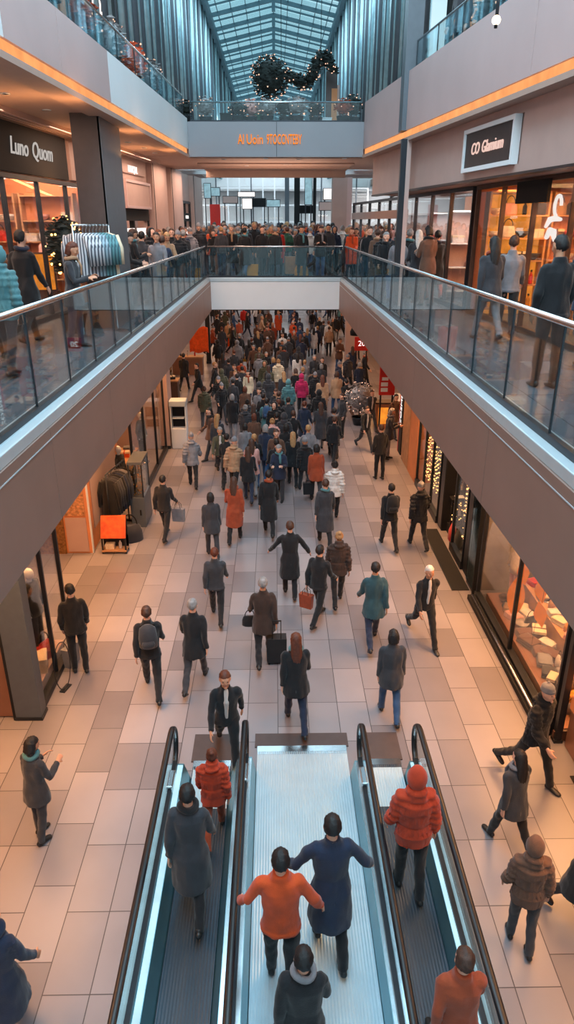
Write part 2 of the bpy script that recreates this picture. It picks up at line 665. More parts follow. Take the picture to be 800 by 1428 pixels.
def wrinkle(me, amp, sx, sz, seed):
    for v in me.vertices:
        n = v.normal
        q = Vector((v.co.x * sx + seed, v.co.y * sx, v.co.z * sz))
        v.co += n * (noise.noise(q) * amp)
    me.update()


def merge_me(name, parts, mats):
    """join (mesh, material index) pairs into one mesh"""
    V, Fc, MI = [], [], []
    for me, mi in parts:
        o = len(V)
        V += [tuple(v.co) for v in me.vertices]
        for p in me.polygons:
            Fc.append([i + o for i in p.vertices])
            MI.append(mi if mi is not None else p.material_index)
    m = bpy.data.meshes.new(name)
    m.from_pydata(V, [], Fc)
    for x in mats:
        m.materials.append(x)
    m.polygons.foreach_set('material_index', MI)
    m.polygons.foreach_set('use_smooth', [True] * len(Fc))
    m.update()
    return m


def merge_low(name, parts, mats, ratio=0.16):
    me = merge_me(name, parts, mats)
    o = bpy.data.objects.new('tmp', me)
    COL.objects.link(o)
    d = o.modifiers.new('d', 'DECIMATE')
    d.ratio = ratio
    dg = bpy.context.evaluated_depsgraph_get()
    lo = bpy.data.meshes.new_from_object(o.evaluated_get(dg))
    bpy.data.objects.remove(o)
    bpy.data.meshes.remove(me)
    lo.name = name
    return lo


class Proto:
    pass


def make_proto(key, legs=((20, 5), (-20, 25)), arms=((15, 8, 20), (-15, 8, 25)), lean=3, coat='short', hair='short', head=(0, 0), scarf=False, bag=False, shirt=False):
    P = Proto()
    pel = Vector((0, 0, 0.93))
    LM = Matrix.Translation(pel) @ Matrix.Rotation(radians(lean), 4, 'X') @ Matrix.Translation(-pel)
    up = lambda p: LM @ Vector(p)
    J = {}
    zs = []
    for i, s in enumerate((1, -1)):
        a, k = radians(legs[i][0]), radians(legs[i][1])
        hip = Vector((s * 0.092, 0, 0.92))
        kn = hip + Vector((s * 0.01, -sin(a), -cos(a))) * 0.43
        an = kn + Vector((0, -sin(a - k), -cos(a - k))) * 0.42
        J[i] = (hip, kn, an)
        zs.append(an.z)
    low = min(zs)
    fp = [max(0.0, min(radians(50), (J[i][2].z - low) * 4.0)) for i in (0, 1)]
    dz = 0.078 - low
    MD = Matrix.Translation((0, 0, dz))
    off = Vector((0, 0, dz))
    ad = lambda v: Vector(v) + off
    # ---------------- skin
    b = MB()
    tor = [(0.86, .14, .10), (0.95, .155, .105), (1.08, .125, .088), (1.25, .145, .09), (1.36, .145, .085), (1.42, .09, .07), (1.49, .055, .058), (1.56, .05, .056), (1.6, .05, .056)]
    b.loft([ad(up((0, 0.0, z))) for z, _, _ in tor], [(x, y) for _, x, y in tor], 18)
    HM = LM @ Matrix.Translation((0, 0, 1.53)) @ Matrix.Rotation(radians(head[0]), 4, 'Z') @ Matrix.Rotation(radians(head[1] - lean * .6), 4, 'X') @ Matrix.Translation((0, 0, -1.53))
    hd = lambda p: ad(HM @ Vector(p))
    H3 = HM.to_3x3()
    b.ell(hd((0, -0.012, 1.652)), (.074, .093, .105), 20, 14, 0, H3)
    b.ell(hd((0, -0.045, 1.597)), (.052, .055, .062), 16, 10, 0, H3)
    b.ell(hd((0, -0.092, 1.545)), (.024, .018, .018), 10, 8, 0, H3)
    b.ell(hd((0, -0.104, 1.63)), (.012, .02, .026), 10, 8, 0, H3)
    b.ell(hd((0, -0.085, 1.678)), (.05, .02, .012), 10, 8, 0, H3)
    for s in (-1, 1):
        b.ell(hd((s * .076, -.005, 1.64)), (.011, .02, .032), 10, 8, 0, H3)
        b.ell(hd((s * .04, -.07, 1.615)), (.022, .028, .025), 10, 8, 0, H3)
    A = {}
    for i, s in enumerate((1, -1)):
        sw, ab, el = [radians(q) for q in arms[i][:3]]
        inn = radians(arms[i][3]) if len(arms[i]) > 3 else 0.0
        sh = Vector((s * 0.165, 0, 1.40))
        u = Vector((s * sin(ab), -sin(sw) * cos(ab), -cos(sw) * cos(ab)))
        elb = sh + u * 0.29
        w = Vector((s * (sin(ab) * 0.6) - s * sin(inn), -sin(sw + el), -cos(sw + el))).normalized()
        wr = elb + w * 0.25
        A[i] = (sh, elb, wr, w, s)
        b.loft([ad(up(q)) for q in (sh, sh.lerp(elb, .5), elb, elb.lerp(wr, .4), wr)], [.034, .036, .032, .033, .025], 12)
        # hand: palm, four fingers, thumb
        fwd = Vector((0, -1, 0))
        fwd = (fwd - w * fwd.dot(w))
        if fwd.length < .3:
            fwd = Vector((0, 0, 1)) - w * w.z
        fwd.normalize()
        nrm = w.cross(fwd).normalized() * (1 if w.cross(fwd).x * s < 0 else -1)   # palm side looks to the body
        pe = wr + w * 0.092
        b.loft([ad(up(q)) for q in (wr - w * .01, wr + w * .03, wr + w * .065, pe)], [(.024, .018), (.034, .016), (.040, .015), (.038, .012)], 12, side=fwd)
        for f, (o_, ln) in enumerate(((.030, .072), (.010, .080), (-.011, .074), (-.030, .058))):
            r0 = pe + fwd * o_ - w * .012
            q1 = r0 + w * (ln * .5) + nrm * .006
            q2 = q1 + (w * .8 + nrm * .5).normalized() * (ln * .32)
            q3 = q2 + (w * .5 + nrm * .85).normalized() * (ln * .28)
            b.loft([ad(up(q)) for q in (r0, q1, q2, q3)], [.0095, .009, .0085, .0065], 8, side=fwd)
        r0 = wr + w * .025 + fwd * .022
        q1 = r0 + (w * .6 + fwd * .75 + nrm * .3).normalized() * .038
        q2 = q1 + (w * .85 + fwd * .35 + nrm * .4).normalized() * .032
        b.loft([ad(up(q)) for q in (r0, q1, q2)], [.013, .011, .008], 8, side=nrm)
    for i, s in enumerate((1, -1)):
        hip, kn, an = J[i]
        b.loft([ad(q) for q in (hip, hip.lerp(kn, .5), kn, kn.lerp(an, .35), an, an - Vector((0, 0, .03)))], [.08, .072, .05, .05, .034, .034], 14)
    body = remesh(b, 0.0095, 1)
    e = MB()
    for s in (-1, 1):
        e.ell(hd((s * .031, -.092, 1.652)), (.011, .008, .008), 8, 6, 0, H3)
    l = MB()
    l.ell(hd((0, -.099, 1.594)), (.022, .008, .007), 8, 6, 0, H3)
    em, lm = me_of(e, 'e', m_eye), me_of(l, 'l', m_lip)
    P.body = merge_me('body', [(body, 0), (em, 1), (lm, 2)], [SKIN[0], m_eye, m_lip])
    # ---------------- hair or hat
    hb = MB()
    if hair in ('short', 'long', 'bun', 'bob'):
        vs0 = MB().ell((0, 0, 0), (1, 1, 1), 24, 16)
        pts = []
        for v in vs0.v:
            x, y, z = v
            X, Y, Z = x * .086, y * .104 + .004, z * .112 + 1.664
            if y < -.25 and z < .32:
                X, Y, Z = X * .8, Y * .75, Z
            if z < -.45:
                X, Y = X * .8, Y * .8
            pts.append(hd((X, Y, Z)))
        hb.add(pts, vs0.f, 0, True)
        if hair == 'long':
            hb.loft([hd((0, .035, 1.70)), hd((0, .055, 1.62)), ad(up((0, .085, 1.52))), ad(up((0, .105, 1.42))), ad(up((0, .115, 1.30)))], [(.08, .06), (.088, .06), (.09, .045), (.085, .03), (.05, .015)], 16)
        if hair == 'bob':
            hb.loft([hd((0, .03, 1.70)), hd((0, .035, 1.62)), hd((0, .045, 1.54))], [(.088, .075), (.096, .075), (.085, .06)], 16)
        if hair == 'bun':
            hb.ell(hd((0, .07, 1.75)), (.042, .042, .04), 12, 8)
        P.hair = remesh(hb, 0.010, 1)
        wrinkle(P.hair, 0.010, 60, 18, 3)
    elif hair == 'beanie':
        hb.loft([hd((0, .0, 1.672)), hd((0, .0, 1.70)), hd((0, .004, 1.705)), hd((0, .006, 1.75)), hd((0, .008, 1.785)), hd((0, .01, 1.80))], [(.087, .106), (.088, .107), (.083, .10), (.078, .092), (.05, .06), (.015, .02)], 20)
        hb.ell(hd((0, .01, 1.812)), (.022, .022, .02), 10, 8)
        P.hair = remesh(hb, 0.010, 1)
    elif hair == 'hood':
        vs0 = MB().ell((0, 0, 0), (1, 1, 1), 24, 16)
        pts = []
        for v in vs0.v:
            x, y, z = v
            X, Y, Z = x * .112, y * .125 + .015, z * .14 + 1.652
            if y < -.35 and abs(z) < .8 and abs(x) < .75:
                Y = Y + .085 * (1 - abs(x))
            pts.append(hd((X, Y, Z)))
        hb.add(pts, vs0.f, 0, True)
        P.hair = remesh(hb, 0.012, 1)
    P.hairkind = hair
    # ---------------- jacket / coat
    c = MB()
    hem = {'short': .84, 'mid': .72, 'long': .50, 'puffer': .80}[coat]
    g = .018 if coat != 'puffer' else .035
    st = max(abs(sin(radians(legs[0][0]))), abs(sin(radians(legs[1][0]))))
    rows = []
    if coat == 'long':
        rows = [(hem, .225, .18 + st * .20), (.7, .215, .165 + st * .12)]
    elif coat == 'mid':
        rows = [(hem, .215, .165 + st * .13)]
    else:
        rows = [(hem, .185, .135)]
    rows += [(.93, .182, .132) if coat in ('short', 'puffer') else (.90, .205, .150 + st * .05), (1.08, .158, .115), (1.25, .183, .125), (1.35, .19, .122), (1.42, .158, .10), (1.46, .095, .085), (1.50, .078, .08), (1.525, .074, .078)]
    c.loft([ad(up((0, 0.005, z))) if z > .9 else ad(Vector((0, .005, z))) for z, _, _ in rows], [(x + g - .018, y + g - .018) for _, x, y in rows], 22)
    for i in (0, 1):
        sh, elb, wr, w, s = A[i]
        c.loft([ad(up(q)) for q in (sh, sh.lerp(elb, .25), sh.lerp(elb, .7), elb, elb.lerp(wr, .5), wr - w * .005)], [.060 + g - .018, .060 + g - .018, .055 + g - .018, .053 + g - .018, .048 + g - .018, .042 + (g - .018) * .5], 14)
    for i in (0, 1):
        sh, elb, wr, w, s = A[i]
        c.ell(ad(up(sh + Vector((-s * .016, 0, -.006)))), (.067 + g - .018,) * 3, 14, 10)
    if hair == 'hood' or coat == 'puffer':
        c.loft([ad(up((0, .02, 1.44))), ad(up((0, .03, 1.50))), ad(up((0, .02, 1.56)))], [(.12, .11), (.115, .11), (.09, .095)], 16)
        if hair != 'hood':
            c.ell(ad(up((0, .11, 1.47))), (.10, .05, .07), 14, 8)
    if coat == 'short':
        c.loft([ad(Vector((0, .005, .835))), ad(Vector((0, .005, .85))), ad(Vector((0, .005, .885))), ad(Vector((0, .005, .9)))], [(.18, .13), (.195, .145), (.195, .145), (.18, .13)], 22)
    for i in (0, 1):
        w_ = A[i][3]
        c.loft([ad(up(q)) for q in (A[i][2] - w_ * .045, A[i][2] - w_ * .03, A[i][2] - w_ * .005)], [.040, .047, .046], 14)
    P.jacket = remesh(c, 0.0115, 1)
    if coat == 'puffer':
        for v in P.jacket.vertices:
            v.co += v.normal * (0.010 * sin(v.co.z * 75))
    wrinkle(P.jacket, 0.020, 11, 6, len(key) * 3.1)
    # ---------------- trousers
    c = MB()
    c.loft([ad(up((0, 0, 1.02))), ad(up((0, 0, .94))), ad((0, 0, .86))], [(.155, .11), (.172, .122), (.15, .115)], 18)
    for i in (0, 1):
        hip, kn, an = J[i]
        sh_ = (an - kn).normalized()
        c.loft([ad(q) for q in (hip + Vector((0, 0, .03)), hip.lerp(kn, .45), kn, kn.lerp(an, .4), an - sh_ * .02, an + sh_ * .02)], [.090, .084, .066, .062, .054, .056], 14)
    P.trousers = remesh(c, 0.0115, 1)
    wrinkle(P.trousers, 0.014, 14, 9, len(key) * 1.7 + 5)
    # ---------------- shoes
    P.shoes = []
    for i in (0, 1):
        hip, kn, an = J[i]
        RM = Matrix.Rotation(fp[i], 3, 'X')
        tr = lambda p: ad(an + RM @ Vector(p))
        c = MB()
        c.loft([tr((0, .075, -.045)), tr((0, .06, -.035)), tr((0, .02, -.03)), tr((0, -.05, -.04)), tr((0, -.12, -.05)), tr((0, -.165, -.055)), tr((0, -.18, -.058))],
               [(.018, .012), (.034, .038), (.038, .045), (.040, .035), (.046, .026), (.036, .019), (.014, .010)], 14, side=(1, 0, 0))
        c.loft([tr((0, .015, -.04)), tr((0, .012, .035))], [.04, .038], 12)
        me = remesh(c, 0.010, 1)
        P.shoes.append(me)
    P.scarf = None
    if scarf:
        c = MB()
        c.loft([ad(up((.088 * cos(a), .088 * sin(a) - .005, 1.50 + .012 * sin(2 * a)))) for a in [2 * pi * i / 18 for i in range(19)]], [.034] * 19, 10, side=(0, 0, 1))
        c.loft([ad(up((.05, -.10, 1.48))), ad(up((.06, -.15, 1.38))), ad(up((.065, -.145, 1.22)))], [(.035, .02), (.04, .018), (.035, .012)], 10)
        P.scarf = remesh(c, .011, 1)
        P.scarf.name = 'scarf'
        P.scarf.materials.clear()
        P.scarf.materials.append(CL['grey'])
    if shirt:
        c = MB()
        c.loft([ad(up((0, -.085, 1.0))), ad(up((0, -.083, 1.15))), ad(up((0, -.088, 1.3))), ad(up((0, -.065, 1.42))), ad(up((0, -.03, 1.5)))], [(.03, .045), (.035, .048), (.05, .052), (.045, .045), (.04, .045)], 12)
        P.shirt = remesh(c, .011, 1)
    else:
        P.shirt = None
    for me, nm in ((P.hair, 'hair'), (P.jacket, 'jacket'), (P.trousers, 'trousers'), (P.shoes[0], 'shoe'), (P.shoes[1], 'shoe')):
        me.name = nm
        me.materials.clear()
        me.materials.append(m_shoe if nm == 'shoe' else CL['black'])
    if P.shirt:
        P.shirt.name = 'shirt'
        P.shirt.materials.clear()
        P.shirt.materials.append(CL['white'])
    for me in (P.hair, P.jacket, P.trousers, P.shoes[0], P.shoes[1]):
        me.polygons.foreach_set('use_smooth', [True] * len(me.polygons))
    # joined version for small distant figures
    P.joined = merge_low('person', [(P.body, 0), (P.hair, 1), (P.jacket, 2), (P.trousers, 3), (P.shoes[0], 4), (P.shoes[1], 4)], [SKIN[0], m_shoe, CL['black'], CL['black'], m_shoe])
    P.tiny = merge_low('tiny', [(P.joined, None)], [SKIN[0], m_shoe, CL['black'], CL['black'], m_shoe], 0.22)
    # lower bottom so feet touch the floor
    lowz = min(min(v.co.z for v in P.shoes[0].vertices), min(v.co.z for v in P.shoes[1].vertices))
    for me in ([P.scarf] if P.scarf else []) + [P.body, P.hair, P.jacket, P.trousers, P.joined, P.tiny] + P.shoes + ([P.shirt] if P.shirt else []):
        for v in me.vertices:
            v.co.z -= lowz
    P.coat = coat
    P.hands = [ad(up(A[i][2] + A[i][3] * .085)) - Vector((0, 0, lowz)) for i in (0, 1)]
    P.back = ad(up((0, .165, 1.08))) - Vector((0, 0, lowz))
    P.key = key
    return P


PR = {}
def proto(key, **k):
    PR[key] = make_proto(key, **k)
proto('walk', legs=((26, 6), (-20, 22)), arms=((-18, 8, 22), (24, 8, 28)), coat='short', hair='short')
proto('walk2', legs=((-22, 28), (24, 4)), arms=((22, 10, 30), (-16, 8, 18)), coat='mid', hair='short', lean=4)
proto('walkcoat', legs=((22, 5), (-18, 24)), arms=((-14, 8, 16), (16, 8, 24)), coat='long', hair='short', scarf=True)
proto('womanwalk', legs=((20, 4), (-18, 22)), arms=((-12, 7, 14), (14, 7, 40)), coat='mid', hair='long', scarf=True)
proto('womancoat', legs=((-15, 20), (18, 4)), arms=((10, 8, 60), (-8, 8, 12)), coat='long', hair='long', scarf=True)
proto('stand', legs=((4, 3), (-3, 2)), arms=((-4, 12, 30, 10), (2, 12, 34, 10)), coat='short', hair='short', head=(15, 4))
proto('phone', legs=((2, 2), (-6, 6)), arms=((14, 10, 95, 25), (16, 10, 90, 25)), coat='mid', hair='bob', head=(0, 18), lean=2, scarf=True)
proto('beanie', legs=((24, 8), (-24, 26)), arms=((-20, 10, 25), (22, 10, 40)), coat='puffer', hair='beanie', lean=5)
proto('hood', legs=((8, 5), (-8, 10)), arms=((6, 12, 25), (-4, 12, 20)), coat='puffer', hair='hood', head=(-10, 8))
proto('armsout', legs=((14, 6), (-12, 16)), arms=((8, 38, 40), (4, 36, 35)), coat='long', hair='short', lean=2)
proto('lean', legs=((-4, 0), (6, 8)), arms=((34, 10, 60, 15), (36, 10, 55, 15)), coat='short', hair='long', lean=14, head=(0, 20))
proto('jacketout', legs=((12, 6), (-12, 16)), arms=((8, 30, 30), (4, 30, 25)), coat='short', hair='short', lean=2)
proto('stride', legs=((32, 6), (-28, 30)), arms=((-28, 10, 20), (30, 10, 25)), coat='short', hair='short', lean=6, shirt=True)
proto('bunwalk', legs=((-18, 24), (20, 5)), arms=((14, 8, 20), (-12, 8, 18)), coat='puffer', hair='bun')
proto('carry', legs=((16, 5), (-14, 18)), arms=((2, 5, 6), (4, 6, 8)), coat='mid', hair='bob')

# ================================================================= SHELL
def wall_box(name, x0, x1, y0, y1, z0, z1, m):
    return struct(MB().box(x0, x1, y0, y1, z0, z1).build(name, m))

struct(MB().box(-12, 12, -3, 80, -0.2, 0).build('floor', m_floor))
# upper floor slab: two sides and the far part, one plate around the opening
VX = 2.44
VY = 26.5
mb = MB()
mb.box(-12, -VX - 0.02, -3, VY + 0.02, 4.56, UP)
mb.box(VX + 0.02, 12, -3, VY + 0.02, 4.56, UP)
mb.box(-14, 14, VY + 0.02, 62, 4.56, UP)
struct(mb.build('floor_upper', m_upfloor))
mb = MB()
mb.box(-12, -VX - 0.02, -3, VY, 4.52, 4.558)
mb.box(VX + 0.02, 12, -3, VY, 4.52, 4.558)
mb.box(-12, 12, VY, 62, 4.52, 4.558)
struct(mb.build('ceiling_ground', m_cream))

# fascia of the upper floor, made of cladding panels with dark joints
def fascia(name, x, sgn, ys):
    b = MB()
    for a, c in zip(ys[:-1], ys[1:]):
        xa, xb = sorted((x, x - sgn * 0.05))
        b.box(xa, xb, a + 0.006, c - 0.006, 4.5, 5.52, 0)
    xa, xb = sorted((x + sgn * 0.012, x + sgn * 0.03))
    b.box(xa, xb, ys[0], ys[-1], 4.505, 5.50, 1)
    xa, xb = sorted((x - sgn * 0.055, x - sgn * 0.048))
    b.box(xa, xb, ys[0], ys[-1], 5.40, 5.412, 2)
    return struct(b.build(name, [m_panel, m_seam, m_coping]))

fascia('trim_1', -VX + 0.03, -1, [-2, 1.5, 4.3, 7.0, 9.74, 12.4, 15.0, 17.8, 20.6, 23.6, VY])
fascia('trim_2', VX - 0.03, 1, [-2, 3.0, 7.35, 11.7, 16.1, 20.5, VY])
b = MB()
b.box(-VX, VX, VY - 0.04, VY, 4.5, 5.52, 0)
b.box(-VX, VX, VY - 0.045, VY - 0.04, 4.5, 4.53, 1)
struct(b.build('trim_3', [m_white, m_seam]))
b = MB()                                     # pale coping ledge round the opening
b.box(-VX - 0.24, -VX + 0.06, -2, VY + 0.2, 5.52, 5.64)
b.box(VX - 0.06, VX + 0.24, -2, VY + 0.2, 5.52, 5.64)
b.box(-VX + 0.06, VX - 0.06, VY - 0.06, VY + 0.2, 5.52, 5.64)
struct(b.build('trim_4', m_coping, bevel=0.01))

# glass balustrades of the upper floor
def balustrade(name, label, p0, p1, z0, h, step, rail_r=0.032, posts=True, mglass=None):
    p0, p1 = Vector(p0), Vector(p1)
    L = (p1 - p0).length
    ang = atan2(p1.y - p0.y, p1.x - p0.x)
    t = thing(name, label, 'glass railing', (p0.x, p0.y, z0), ang)
    MB().cyl((0, 0, h), (L, 0, h), rail_r, n=14).build('handrail', m_steel, t)
    shoe = MB().box(0, L, -0.03, 0.03, 0.0, 0.07).build('base_shoe', m_dsteel, t)
    MB().box(0, L, -0.034, -0.03, 0.0, 0.012).build('edge_strip', m_coping, shoe)
    n = max(1, round(L / step))
    s = L / n
    for i in range(n):
        g = MB()
        g.box(i * s + 0.012, (i + 1) * s - 0.012, -0.008, 0.008, 0.05, h - rail_r)
        g.build('glass_panel', mglass or g_rail, t)
    if posts:
        for i in range(n + 1):
            x = min(max(i * s, 0.015), L - 0.015)
            MB().box(x - 0.008, x + 0.008, -0.011, 0.011, 0.04, h - 0.01).build('post', m_dsteel, t)
    return t

balustrade('glass_railing', 'long glass railing with steel handrail on the left side of the upper floor', (-VX - 0.08, 2.0), (-VX - 0.08, VY + 0.1), 5.64, 1.06, 1.27)
balustrade('glass_railing', 'long glass railing with steel handrail on the right side of the upper floor', (VX + 0.08, 2.0), (VX + 0.08, VY + 0.1), 5.64, 1.06, 1.33)
balustrade('glass_railing', 'short glass railing across the far end of the floor opening', (-VX, VY + 0.08), (VX, VY + 0.08), 5.64, 1.06, 1.22)

# ================================================================= THIRD LEVEL
Z3 = 9.25
def LF(y):                                   # line of the left fascia of the third level
    return -2.46 - 0.048 * (22.3 - y)
def RF(y):
    return 2.56 + 0.104 * (22.3 - y)
def LW(y):                                   # line of the left shop wall of the upper floor
    return -5.05 + 0.08 * (y - 11.5)
def RW(y):
    return 4.95 - 0.08 * (y - 9)
def RB(y):                                   # bulkhead above the right shop fronts
    return RF(y) + 0.24

def strip(b, fn, y0, y1, z0, z1, th, sgn, mi=0):
    """slanted wall strip following a plan line, thickness th away from the opening"""
    xa, xb = fn(y0), fn(y1)
    if sgn < 0:
        pts = [(xa - th, y0), (xa, y0), (xb, y1), (xb - th, y1)]
    else:
        pts = [(xa, y0), (xa + th, y0), (xb + th, y1), (xb, y1)]
    b.poly(pts, z0, z1, mi)

# slabs (ceiling of the upper floor)
b = MB()
b.poly([(-12, -3), (LF(-3) - 0.35, -3), (LF(22.3) - 0.35, 22.3), (-12, 22.3)], Z3 + 0.02, 10.1)
b.poly([(RF(-3) + 0.22, -3), (12, -3), (12, 22.3), (RF(22.3) + 0.22, 22.3)], Z3 + 0.02, 10.1)
b.box(-12, 12, 22.42, 27.7, Z3 + 0.02, 10.1)
b.box(-14, -3.7, 27.7, 42, 9.75, 10.1)
b.box(-14, -6.3, 42, 62, 9.75, 10.1)
b.box(6.3, 14, 42, 62, 9.75, 10.1)
b.box(3.7, 14, 27.7, 42, 9.75, 10.1)
struct(b.build('ceiling_upper', m_cream))
# fascias: pale panel, glowing cove under it, soffit lip
def third_fascia(name, fn, sgn, ztop, cuts, mats_idx):
    b = MB()
    for (a, c), mi in zip(zip(cuts[:-1], cuts[1:]), mats_idx):
        strip(b, fn, a + 0.008, c - 0.008, Z3 + 0.20, ztop, 0.08, sgn, mi)
    off = lambda y: fn(y) + sgn * 0.09
    strip(b, off, cuts[0], cuts[-1], Z3 + 0.19, ztop - 0.02, 0.02, sgn, 2)
    return struct(b.build(name, [m_white, m_mauve, m_seam, m_brown]))
third_fascia('trim_5', LF, -1, 10.22, [-2, 6.2, 9.4, 11.4, 14.0, 22.3], [1, 0, 1, 1, 0])
third_fascia('trim_6', RF, 1, 10.62, [-2, 6.3, 11.5, 22.3], [1, 1, 1])
for nm, fn, sgn in (('left', LF, -1), ('right', RF, 1)):
    b = MB()
    strip(b, (lambda y: fn(y) + sgn * 0.05), -2, 22.3, Z3 + 0.05, Z3 + 0.20, 0.03, sgn)
    o = b.build('cove_light', e_cove)
    tag(o, 'glowing orange cove light strip under the %s upper fascia' % nm, 'cove light')
    b = MB()
    strip(b, (lambda y: fn(y) - sgn * 0.02), -2, 22.3, Z3 - 0.03, Z3 + 0.05, 0.40, sgn)
    struct(b.build('trim_7' if sgn < 0 else 'trim_8', m_cream))

# bridge between the two sides
b = MB()
b.box(-2.46, 2.56, 22.3, 22.42, Z3, 10.14, 0)
b.box(0.06, 0.07, 22.29, 22.30, Z3, 10.14, 1)
b.box(-2.46, 2.56, 22.42, 27.7, Z3 - 0.03, Z3 + 0.02, 2)
b.box(-2.46, 2.56, 27.6, 27.75, 9.0, Z3 - 0.03, 2)
for yy in (24.0, 25.6):
    b.box(-2.4, 2.5, yy, yy + 0.12, Z3 - 0.07, Z3 - 0.03, 2)
struct(b.build('wall_bridge', [m_bridge, m_seam, m_cream]))
pc = yp(378, 195, 22.3)
t = thing('lettering', 'glowing orange lettering on the grey bridge front', 'lettering', (pc.x, 22.27, pc.z))
for (wd, x0, w_) in (('Al', -.86, .17), ('Uoin', -.47, .46), ('9TOCCNTEBY', .37, 1.0)):
    q = text_mesh('word', wd, 0.36, e_orange, 0.012)
    f = w_ / max(.01, max(v.co.x for v in q.data.vertices) - min(v.co.x for v in q.data.vertices))
    q.scale = (f, 1, 1)
    q.rotation_euler = (radians(90), 0, 0)
    q.location = (x0, 0, 0)
    q.parent = t
balustrade('glass_railing', 'low glass railing along the top of the grey bridge', (-2.4, 22.5), (2.5, 22.5), 10.13, 0.52, 1.2, 0.025)
# side railings of the third level (slanted)
balustrade('glass_railing', 'upper left glass railing above the white fascia', (LF(10.9) - 0.1, 10.9), (LF(22.2) - 0.1, 22.2), 10.2, 0.56, 1.4, 0.02)
balustrade('glass_railing', 'upper right glass railing above the mauve fascia', (RF(9.2) + 0.12, 9.2), (RF(17.8) + 0.12, 17.8), 10.6, 0.56, 1.4, 0.02)

# downlights
def downlight(u, v, z, where):
    p = gp(u, v, z)
    t = thing('downlight', 'small round recessed downlight ' + where, 'downlight', p)
    rg = MB().lathe([(0.075, 0.0), (0.075, -0.012), (0.05, -0.012), (0.05, 0.0)], n=16).build('ring', m_white, t)
    MB().lathe([(0.048, -0.004), (0.048, -0.009)], n=14).build('lens', e_spot, rg)
for (u, v) in [(7, 130), (65, 153), (178, 198), (201, 206), (216, 213)]:
    downlight(u, v, Z3 + 0.02, 'in the left ceiling of the upper floor')
for (u, v) in [(312, 222), (370, 221), (416, 222), (480, 221), (392, 228), (398, 229), (404, 229), (344, 231)]:
    downlight(u, v, Z3 - 0.03, 'under the grey bridge')

# columns
t = thing('column', 'wide dark clad column standing on the left upper floor', 'column', (-3.33, 14.7, UP))
MB().box(-0.25, 0.25, -0.85, -0.82, 0, 3.68).build('front_cladding', m_brown, t)
MB().box(-0.25, 0.22, -0.82, 0.85, 0, 3.68).build('shaft', m_brown, t)
MB().box(0.22, 0.26, -0.85, 0.85, 0, 3.68).build('side_cladding', m_colgrey, t)
t = thing('column', 'tall blue-grey column in front of the right upper fascia', 'column', (RF(17.9) + 0.02, 17.9, Z3 + 0.2))
MB().box(-0.12, 0.24, 0, 0.1, 0, 8.2).build('front_cladding', m_colgrey, t)
MB().box(-0.12, 0.24, 0.1, 0.45, 0, 8.2).build('shaft', m_colgrey, t)
t = thing('column', 'slender dark steel post beside a pale strip behind the right railing', 'column', (2.98, 17.6, UP))
MB().box(-0.09, 0.04, 0, 0.14, 0, 3.65).build('shaft', m_dsteel, t)
MB().box(0.04, 0.14, 0, 0.14, 0, 3.65).build('pale_strip', m_pink, t)

# ================================================================= GLASS HALL ROOF
RZ, XE, RISE = 17.5, 3.5, 0.75
b = MB()
for sg in (-1, 1):
    b.hexa([(0, 16, RZ + RISE), (0, 92, RZ + RISE), (sg * XE, 92, RZ), (sg * XE, 16, RZ),
            (0, 16, RZ + RISE + 0.02), (0, 92, RZ + RISE + 0.02), (sg * XE, 92, RZ + 0.02), (sg * XE, 16, RZ + 0.02)])
struct(b.build('ceiling_glass', g_roof))
b = MB()
y = 17.0
k = 0
while y < 92:
    big = (k % 2 == 0)
    d, w = (0.20, 0.10) if big else (0.09, 0.05)
    for sg in (-1, 1):
        b.hexa([(0, y, RZ + RISE - d), (0, y + w, RZ + RISE - d), (sg * XE, y + w, RZ - d), (sg * XE, y, RZ - d),
                (0, y, RZ + RISE), (0, y + w, RZ + RISE), (sg * XE, y + w, RZ), (sg * XE, y, RZ)])
    if big:
        b.box(-0.09, 0.09, y - 0.02, y + w + 0.02, RZ + RISE - 0.62, RZ + RISE - 0.15)
    y += 1.45
    k += 1
for x in (-2.9, -2.2, -1.45, -0.75, 0, 0.75, 1.45, 2.2, 2.9):
    z = RZ + RISE * (1 - abs(x) / XE)
    b.box(x - 0.018, x + 0.018, 16, 92, z - 0.06, z - 0.01)
for sg in (-1, 1):
    xa, xb = sorted((sg * XE, sg * (XE - 0.3)))
    b.box(xa, xb, 16, 92, RZ - 0.35, RZ - 0.02)
struct(b.build('ceiling_roof_frame', mat('roof_steel_blue', (112, 146, 160), 0.5, 0.3, 0.06)))

# side curtain walls of the hall, with tubular mullions
for sg, nm in ((-1, 'left'), (1, 'right')):
    y0 = 13.2 if sg < 0 else 19.0
    x = sg * 3.62
    b = MB()
    b.box(x - 0.015, x + 0.015, y0, 92, 10.1, RZ)
    struct(b.build('window_%d' % (1 if sg < 0 else 2), g_wall))
    b = MB()
    y = y0
    i = 0
    while y < 90:
        r = 0.075 if i % 3 else 0.12
        b.cyl((x - sg * 0.14, y, 10.1), (x - sg * 0.14, y, RZ - 0.05), r, n=8, mi=i % 2)
        y += 0.62 if y < 32 else (1.1 if y < 50 else 2.0)
        i += 1
    for z in (11.6, 12.9, 14.2, 15.5, 16.6):
        b.box(x - sg * 0.06 - 0.03, x - sg * 0.06 + 0.03, y0, 92, z, z + 0.07, 0)
    struct(b.build('trim_%d' % (9 if sg < 0 else 10), [m_colgrey, mat('pale_teal_tube', (170, 200, 208), 0.3, 0.6)]))
